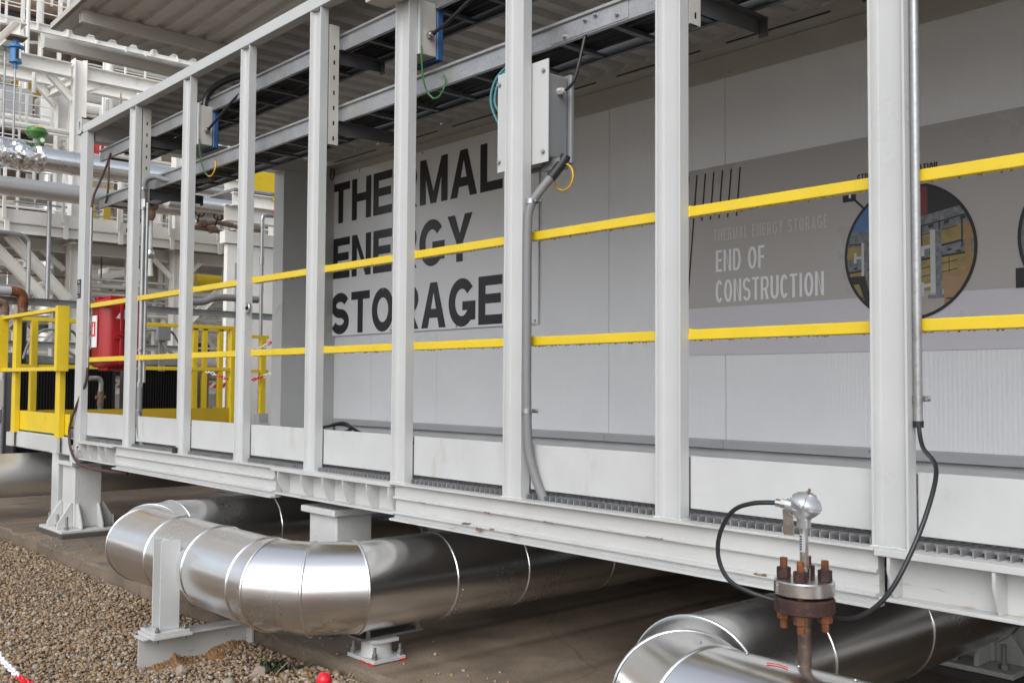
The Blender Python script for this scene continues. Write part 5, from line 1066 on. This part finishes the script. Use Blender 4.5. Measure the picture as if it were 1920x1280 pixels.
# pipes and equipment
def pipe(label, pts, r, mat='aluminium_dull', sub=1, n=18, name='insulated_pipe', group=None): return one(name, MB().tube(pts, r, n, sub), mat, label, 'pipe', group, angle=60)
fp = thing('insulated_pipe', 'bright silver pipe with crumpled foil end crossing below the green valve', 'pipe', (-14.5, 4.2, 4.2))
build('cladding', MB().cyl((-14.5, 4.05, 4.35), (-14.5, 8.6, 4.35), .165, n=32), 'aluminium', fp, angle=60)
for y in (4.62, 5.6, 6.7): build('seam_band', MB().cyl((-14.5, y-.012, 4.35), (-14.5, y+.012, 4.35), .169, n=32, cap=False), 'aluminium', fp)
rf = np.random.default_rng(3); vs = []; nr, nc = 26, 44
for i in range(nr):
    y = 3.62+i*.024; base = .10 if i < 2 else .185+.012*math.sin(i*.6)
    for j in range(nc):
        a = 2*math.pi*j/nc; r_ = base*(1+rf.normal(0, .032)+.05*math.sin(3*a+i*.7)*math.sin(i*.5+a)); vs.append((-14.5+r_*math.cos(a), y+rf.normal(0, .006), 4.36+r_*1.02*math.sin(a)))
build('foil_wrap', MB().add(vs, [(i*nc+j, i*nc+(j+1) % nc, (i+1)*nc+(j+1) % nc, (i+1)*nc+j) for i in range(nr-1) for j in range(nc)]), 'foil', fp, angle=25)
build('pipe_end', MB().cyl((-14.5, 2.4, 4.32), (-14.5, 3.66, 4.32), .10), 'trim_grey', fp)
pipe('second silver duct running behind and below the foil ended pipe', [(-15.2, 3.7, 4.04), (-15.2, 9, 4.06)], .14)
pipe('silver pipe low behind the tray beside the third post', [(-14.3, 5.9, 3.98), (-14.3, 9, 4.0)], .13, 'aluminium')
pipe('thin yellow pipe at the left edge above the foil', [(-14.6, 2.4, 4.50), (-14.6, 3.85, 4.47)], .03, 'yellow_paint')
va = thing('control_valve', 'green diaphragm valve actuator above the silver pipe', 'valve', (-14.5, 4.13, 4.5))
build('diaphragm', MB().lathe([(.05, -.08), (.11, -.06), (.135, -.02), (.15, -.005), (.15, .012), (.135, .02), (.125, .055), (.085, .08), (0, .085)], (-14.5, 4.13, 4.70), n=28), 'valve_green', va)
build('yoke', MB().box(-14.52, -14.48, 4.10, 4.16, 4.45, 4.63), 'paint_white', va); build('positioner', MB().cyl((-14.42, 4.17, 4.58), (-14.36, 4.17, 4.58), .05, n=16), 'valve_green', va); build('dial', MB().cyl((-14.36, 4.17, 4.58), (-14.355, 4.17, 4.58), .03, n=14), 'paper_white', va); build('badge', MB().box(-14.386, -14.38, 4.08, 4.17, 4.735, 4.77).add([], []), 'yellow_paint', va)
hg = thing('spring_hanger', 'blue spring hanger with steel rod hanging from a cream beam', 'pipe hanger', (-15, 3.97, 4.6))
build('can', MB().cyl((-15, 3.97, 5.78), (-15, 3.97, 5.98), .075, n=18).cyl((-15, 3.97, 5.97), (-15, 3.97, 6.0), .11, n=18).cyl((-15, 3.97, 5.76), (-15, 3.97, 5.785), .085, n=18).cyl((-15, 3.97, 6.0), (-15, 3.97, 6.10), .035).cyl((-15, 3.97, 5.68), (-15, 3.97, 5.76), .03), 'hanger_blue', hg)
build('window', MB().box(-14.935, -14.915, 3.95, 3.985, 5.81, 5.94), 'letter_black', hg); build('scale', MB().box(-14.935, -14.913, 3.995, 4.02, 5.81, 5.94), 'paper_white', hg); build('rod', MB().cyl((-15, 3.97, 4.6), (-15, 3.97, 5.70), .014), 'galvanised', hg); build('clevis', MB().box(-15.03, -14.97, 3.93, 4.01, 4.48, 4.62), 'paint_white', hg); build('base', MB().box(-15.12, -14.88, 3.86, 4.09, 6.10, 6.125), 'rust_brown', hg)
cb_ = thing('cantilever_beam', 'cream cantilever beam carrying the blue spring hanger at the top left', 'beam', (-15.4, 4, 6.1))
build('beam', MB().ibeam((-14.88, 3.99, 6.22), (-18.4, 3.99, 6.22), .19, .18), 'paint_cream', cb_)
build('rod', MB().cyl((-15.6, 3.99, 6.12), (-15.6, 3.99, 4.4), .014).box(-15.7, -15.5, 3.9, 4.08, 6.10, 6.124), 'galvanised', cb_)
pipe('white vertical riser pipe left of the canopy gutter', [(-19, 6.66, 3.0), (-19, 6.66, 7.32)], .095, 'paint_cream')
pipe('grey horizontal pipe elbowing off the white riser', [(-19, 6.66, 6.9), (-19, 6.68, 7.2), (-19, 6.8, 7.33), (-19, 7.1, 7.33), (-19, 9.5, 7.3)], .085, 'aluminium_dull', 6)
one('control_cabinet', MB().box(-19.4, -19, 5.48, 5.76, 5.9, 6.46), 'paint_cream', 'cream cabinet on the platform behind the green valve', 'cabinet', bevel=.01)
one('equipment_cabinet', MB().box(-19.4, -19, 4.75, 5.34, 5.9, 6.52), 'trim_grey', 'large grey equipment panel left of the cream cabinet', 'cabinet', bevel=.01)
one('red_cylinder', MB().lathe([(.15, 0), (.15, .45), (.13, .52), (.05, .56)], (-18, 6.22, 5.1), n=20), 'red_tank', 'bright red cylinder above the silver pipe beside the corner post', 'cylinder')
for y, lab in ((5.82, 'mustard yellow upright plate behind the corner post'), (6.07, 'mustard yellow upright plate left of the second post')): one('yellow_plate', MB().box(-17.25, -17.2, y-.05, y+.05, 3.9, 4.62), 'dark_yellow', lab, 'plate')
vv = thing('gate_valve', 'copper brown valve with handwheel on a thin downpipe beside the second post', 'valve', (-14.8, 5.87, 2.9))
build('body', MB().lathe([(.03, -.10), (.06, -.05), (.07, 0), (.06, .05), (.10, .09), (.11, .13), (.05, .20)], (-14.8, 5.87, 3.82), n=16), 'rust_brown', vv); build('stem_pipe', MB().cyl((-14.8, 5.87, 3.75), (-14.8, 5.87, 3.1), .03), 'box_beige', vv); build('lower_valve', MB().lathe([(.03, -.08), (.06, -.03), (.06, .03), (.03, .08)], (-14.8, 5.87, 3.22), n=14), 'stainless', vv); build('handwheel', MB().tube([(-14.8+.11*math.cos(a), 5.74, 3.80+.11*math.sin(a)) for a in np.linspace(0, 6.283, 12, endpoint=False)], .014, 8, 3, True).cyl((-14.8, 5.74, 3.8), (-14.8, 5.85, 3.82), .014).bar((-14.91, 5.74, 3.8), (-14.69, 5.74, 3.8), .014, .014), 'black_rubber', vv); build('outlet', MB().cyl((-14.8, 5.87, 3.1), (-14.8, 5.88, 2.88), .03, .045), 'box_beige', vv)
mf = thing('valve_manifold', 'rusty brown manifold of small pipes and valves between the third and fourth posts', 'valves', (-14.8, 6.9, 3.7))
build('pipe', MB().tube([(-14.8, 6.45, 3.70), (-14.8, 6.8, 3.69), (-14.8, 7.3, 3.63), (-14.8, 7.6, 3.62)], .035, 10), 'rust_brown', mf); build('pipe', MB().tube([(-14.85, 6.7, 3.74), (-14.85, 6.95, 3.82), (-14.85, 7.4, 3.78), (-14.85, 7.7, 3.78)], .035, 10), 'copper_insul', mf); build('pipe', MB().tube([(-14.9, 6.5, 4.05), (-14.9, 6.95, 4.02), (-14.9, 7.05, 3.98), (-14.9, 7.08, 3.85), (-14.9, 7.25, 3.82)], .03, 10, 6), 'rust_brown', mf)
for y, z in ((6.68, 3.76), (6.85, 3.69), (7.18, 3.66)): build('valve_body', MB().lathe([(.03, -.07), (.06, -.05), (.055, 0), (.06, .05), (.03, .08)], (-14.78, y, z), (0, 1, .2), n=12), 'rust_brown', mf)
for y, z in ((6.62, 3.92), (6.92, 3.90)): build('handwheel', MB().tube([(-14.75, y+.07*math.cos(a), z+.05*math.sin(a)) for a in np.linspace(0, 6.283, 10, endpoint=False)], .012, 6, 3, True).cyl((-14.75, y, z), (-14.8, y-.02, z-.14), .012), 'black_rubber', mf)
one('yellow_tank', MB().cyl((-19, 8.2, 3.35), (-19, 10.2, 3.35), .34, n=24), 'yellow_paint', 'yellow horizontal vessel behind the fourth post', 'vessel')
one('sloped_duct', MB().bar((-18.2, 3.6, 2.6), (-18.2, 6.4, 3.45), .3, .22), 'aluminium', 'sloping silver duct behind the diagonal braces', 'duct')
one('sloped_duct', MB().bar((-18.8, 2.8, 2.2), (-18.8, 7.2, 3.4), .2, .12), 'paint_cream', 'sloping cream duct below the silver one behind the braces', 'duct')
dn = thing('downpipe', 'two slim grey conduits dropping from the walkway in front of the diagonal braces', 'conduit', (-15.5, 4.5, 2))
build('pipe', MB().tube([(-15.5, 3.4, 3.44), (-15.5, 4.15, 3.42), (-15.5, 4.33, 3.36), (-15.5, 4.36, 3.2), (-15.5, 4.36, 2.4)], .028, 10, 5), 'galvanised', dn); build('pipe', MB().cyl((-15.48, 4.62, 2.4), (-15.48, 4.62, 4.35), .032), 'galvanised', dn)
dn = thing('downpipe', 'slim grey conduit rising past the walkway between the first two posts', 'conduit', (-15.4, 5.8, 2)); build('pipe', MB().cyl((-15.4, 5.78, 1.9), (-15.4, 5.78, 3.95), .028), 'galvanised', dn); build('clamp', MB().box(-15.42, -15.37, 5.73, 5.83, 3.60, 3.66), 'black_rubber', dn)
rail_run(r3, -18.0, 2, 10, 4.6, 1.0, 4, .9, .016, ph=.4); rail_run(r2, -20.2, 2, 14, 6.2, 1.1, 4, .8, .015, ph=.3); rail_run(r2, -20.3, 2, 14, 8.75, .5, 3, .7, .012, ph=.5)
rail_run(rk, -16.9, 5.4, 9.5, 1.9, 1.0, 4, .7, .016); rail_run(rk, -17.1, 2.5, 5.0, 2.9, .6, 3, .6, .014)
for y, z0, z1, r_, lab in ((3.55, 3.8, 7.0, .025, 'thin white pipe rising left of the blue hanger'), (4.35, 5.8, 8.0, .03, 'thin white pipe rising right of the blue hanger'), (5.0, 6.3, 8.1, .035, 'thin white pipe between hanger and canopy corner'), (5.75, 3.8, 6.2, .03, 'thin white pipe just right of the cream columns'), (6.05, 3.8, 5.9, .04, 'white pipe behind the corner post head'), (6.3, 5.0, 7.2, .025, 'thin white pipe below the gutter middle'), (6.95, 4.6, 6.4, .05, 'white pipe beside the riser below the gutter'), (7.4, 3.8, 5.0, .04, 'white pipe above the valve manifold')):
    one('instrument_pipe', MB().cyl((-18.2, y, z0), (-18.2, y, z1), r_, n=10), 'paint_cream', lab, 'pipe', 'thin white pipes in the plant')
for z, lab in ((3.05, 'upper slim white pipe behind the diagonal braces'), (2.68, 'lower slim white pipe behind the diagonal braces'), (5.15, 'slim white pipe behind the green valve'), (7.05, 'slim white pipe under the canopy gutter'), (5.95, 'slim white pipe below the bolted beams'), (4.75, 'slim white pipe over the foil ended pipe')):
    one('instrument_pipe', MB().cyl((-18.9, 2, z), (-18.9, 11, z+.02), .045, n=10), 'paint_cream', lab, 'pipe', 'slim white horizontal pipes in the plant')
for y in (4.45, 6.55):
    ld = MB().box(-17.9, -17.87, y, y+.03, 3.8, 8.5).box(-17.9, -17.87, y+.36, y+.39, 3.8, 8.5)
    for z in np.arange(4, 8.4, .28): ld.cyl((-17.885, y+.02, z), (-17.885, y+.37, z), .012, n=8)
    one('ladder', ld, 'paint_cream', 'white ladder behind the cream columns' if y < 5 else 'white ladder behind the canopy gutter', 'ladder')
rp_ = random.Random(21)
def clutter(parent, x0, x1, y0_, y1_, z0, z1, n, vert=.45):
    for _ in range(n):
        x = rp_.uniform(x0, x1); y = rp_.uniform(y0_, y1_); z = rp_.uniform(z0, z1); q = rp_.choice((.012, .018, .025, .035, .05)); mt = rp_.choice(('paint_cream',)*5+('aluminium', 'galvanised', 'copper_insul'))
        if rp_.random() < vert: build('pipe_run', MB().cyl((x, y, z), (x, y, min(z1+.3, z+rp_.uniform(.4, 1.6))), q, n=8), mt, parent)
        else:
            l_ = rp_.uniform(.5, 2.4)
            if rp_.random() < .4: build('pipe_run', MB().tube([(x, y, z), (x, y+l_, z), (x, y+l_+q*2, z+q), (x, y+l_+q*3, z+q*3), (x, y+l_+q*3, z+.5)], q, 8, 3), mt, parent)
            else: build('pipe_run', MB().cyl((x, y, z), (x, y+l_, z), q, n=8), mt, parent)
        if rp_.random() < .22: build('valve', MB().lathe([(.02, -.05), (.05, -.04), (.04, 0), (.05, .04), (.02, .05)], (x, y, z), (0, 1, 0), 10).cyl((x, y, z), (x+.02, y, z+.12), .01, n=6).cyl((x+.02, y, z+.12), (x+.022, y, z+.135), .05, n=12), rp_.choice(('rust_brown', 'paint_cream', 'galvanised')), parent)
clutter(r2, -20.7, -19.9, 4.8, 9.5, 6.3, 9.0, 46)
clutter(r3, -19.4, -18.2, 4.3, 9.5, 3.9, 5.6, 34)
clutter(rk, -17.3, -16.2, 4.3, 8.6, 3.75, 5.9, 26, .6)
clutter(rk, -17.3, -16.4, 4.2, 8.4, 1.2, 3.2, 34)
for x, y0_, y1_, z0, z1, mt, lab in ((-20.8, 4.9, 5.60, 8.28, 8.60, 'dark_glass_and_shade', 'black box painting the shaded recess behind the upper guard rail at the top left corner'), (-20.8, 5.70, 6.30, 8.45, 8.95, 'dark_glass_and_shade', 'black box painting the shaded recess above the upper guard rail left of the canopy tip'), (-20.8, 6.25, 6.90, 7.55, 7.80, 'dark_yellow', 'mustard housing just under the canopy gutter end'), (-20.8, 5.55, 6.0, 6.90, 7.22, 'dark_yellow', 'mustard housing behind the second bolted beam'),
        (-18.75, 4.5, 5.42, 5.05, 5.62, 'dark_glass_and_shade', 'black box painting the shade under the platform behind the green valve'), (-20.8, 6.15, 6.60, 6.02, 6.40, 'dark_glass_and_shade', 'black box painting the shade beside the cream columns'), (-20.8, 7.3, 8.5, 7.45, 8.0, 'copper_insul', 'brown housing below the middle of the canopy gutter'), (-18.6, 4.6, 5.6, 4.15, 4.30, 'dark_glass_and_shade', 'black box painting the shaded gap just above the mid height walkway'), (-20.8, 6.8, 7.2, 7.0, 7.5, 'dark_glass_and_shade', 'black box painting the shaded gap behind the white riser elbow'), (-18.4, 5.9, 6.8, 1.6, 2.2, 'dark_glass_and_shade', 'black box painting the shade behind the galvanised beam right of the red cabinet')):
    one('housing_and_shade_box', MB().box(x-.5, x, y0_, y1_, z0, z1), mt, lab, 'equipment', bevel=.01)  # near-black boxes are added to paint shaded gaps; mustard and brown ones are housings
# deeper layers of plant: beams, pipes and vessels
for i, (x, lab) in enumerate(((-23, 'middle cream steel frame with many cross beams behind the upper platform'), (-28, 'rearmost cream steel frame in front of the process hall'))):
    t_ = thing('steel_tower', lab, 'steel structure', (x, 8, -.1)); rr_ = random.Random(i+4)
    for y in np.arange(3, 22, 1.15+i*.4): build('column', MB().box(x-.08, x+.08, y-.07, y+.07, -.1, 12+i*4), 'paint_cream', t_)
    for z in np.arange(1.2, 12+i*4, .78):
        build('beam', MB().ibeam((x+.1, 2, z+rr_.uniform(-.15, .15)), (x+.1, 22, z+rr_.uniform(-.15, .15)), rr_.choice((.12, .18, .24)), .12), 'paint_cream', t_)
    for k in range(16): y = rr_.uniform(4, 16); z = rr_.uniform(1, 9); build('brace', MB().bar((x, y, z), (x, y+rr_.choice((-1, 1))*1.2, z+1.2), .09, .09), 'paint_cream', t_)
    for z in (4.2, 6.6, 9.0): build('deck', MB().box(x-2, x-.1, 2, 22, z, z+.06), 'paint_cream_far', t_)
fill = [(-21.5, 5.2, 3.2, 10, .22, 'paint_cream', 'tall cream riser far behind the blue hanger'), (-21.5, 6.5, 2.0, 10, .30, 'aluminium_dull', 'wide silver riser far behind the canopy gutter end'), (-21.8, 7.4, 2.0, 10, .16, 'paint_cream', 'narrow cream riser far behind the canopy gutter'),
        (-21.4, 8.3, 1, 10, .24, 'aluminium_dull', 'silver riser far behind the tray ends'), (-21.6, 9.2, 1, 10, .18, 'paint_cream', 'cream riser far behind the third post'), (-21.3, 10.3, 1, 9, .26, 'aluminium_dull', 'silver riser far behind the valve manifold')]
for x, y, z0, z1, r, mt, lab in fill: pipe(lab, [(x, y, z0), (x, y, z1)], r, mt, name='riser_pipe')
hor = [(-20.6, 3, 12, 7.55, .16, 'aluminium_dull', 'silver horizontal pipe below the upper platform'), (-20.9, 3, 14, 6.75, .20, 'copper_insul', 'brown horizontal pipe behind the grey equipment panel'), (-19.6, 6, 12, 6.55, .10, 'paint_cream', 'cream horizontal pipe behind the white riser'),
       (-19.9, 6, 12, 6.85, .14, 'aluminium_dull', 'silver horizontal pipe crossing behind the white riser'), (-20.5, 4, 14, 4.9, .18, 'aluminium_dull', 'silver horizontal pipe behind the green valve'), (-20.3, 3, 14, 3.0, .12, 'aluminium', 'bright silver pipe behind the diagonal braces'),
       (-19.5, 3, 14, 2.35, .16, 'aluminium', 'bright silver pipe low behind the galvanised beam'), (-19.7, 3, 14, 1.7, .12, 'paint_cream', 'cream pipe low behind the black cooling units'), (-20.8, 3, 14, 8.7, .2, 'copper_insul', 'brown insulated pipe high above the upper platform'), (-20.4, 3, 14, 5.5, .08, 'yellow_paint', 'thin yellow pipe behind the lower platform')]
for x, y0_, y1_, z, r, mt, lab in hor: pipe(lab, [(x, y0_, z), (x, y1_, z)], r, mt, name='process_pipe')
for x, y, z, r, h, mt, lab in ((-25, 6.5, 5.0, .9, 2.6, 'copper_insul', 'brown insulated vessel deep inside the plant at the upper left'), (-25.5, 11, 3.0, 1.1, 4, 'aluminium_dull', 'broad silver vessel deep inside the plant'), (-25, 8.8, 7.6, .7, 2.0, 'dark_yellow', 'mustard vessel deep inside the plant above the gutter')):
    one('vessel', MB().lathe([(r*.2, 0), (r*.8, .1), (r, .35), (r, h-.35), (r*.8, h-.1), (r*.2, h)], (x, y, z), n=28), mt, lab, 'vessel')
hall = thing('process_hall', 'large pale process hall closing the view behind the plant', 'building', (-36, 15, -.1))
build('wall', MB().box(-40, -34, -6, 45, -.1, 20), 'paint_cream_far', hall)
for z in np.arange(1.5, 19, 2.4):
    for y in np.arange(4, 30, 2.6): build('window', MB().box(-34.0, -33.96, y, y+1.3, z, z+1.2), 'dark_glass_and_shade', hall)
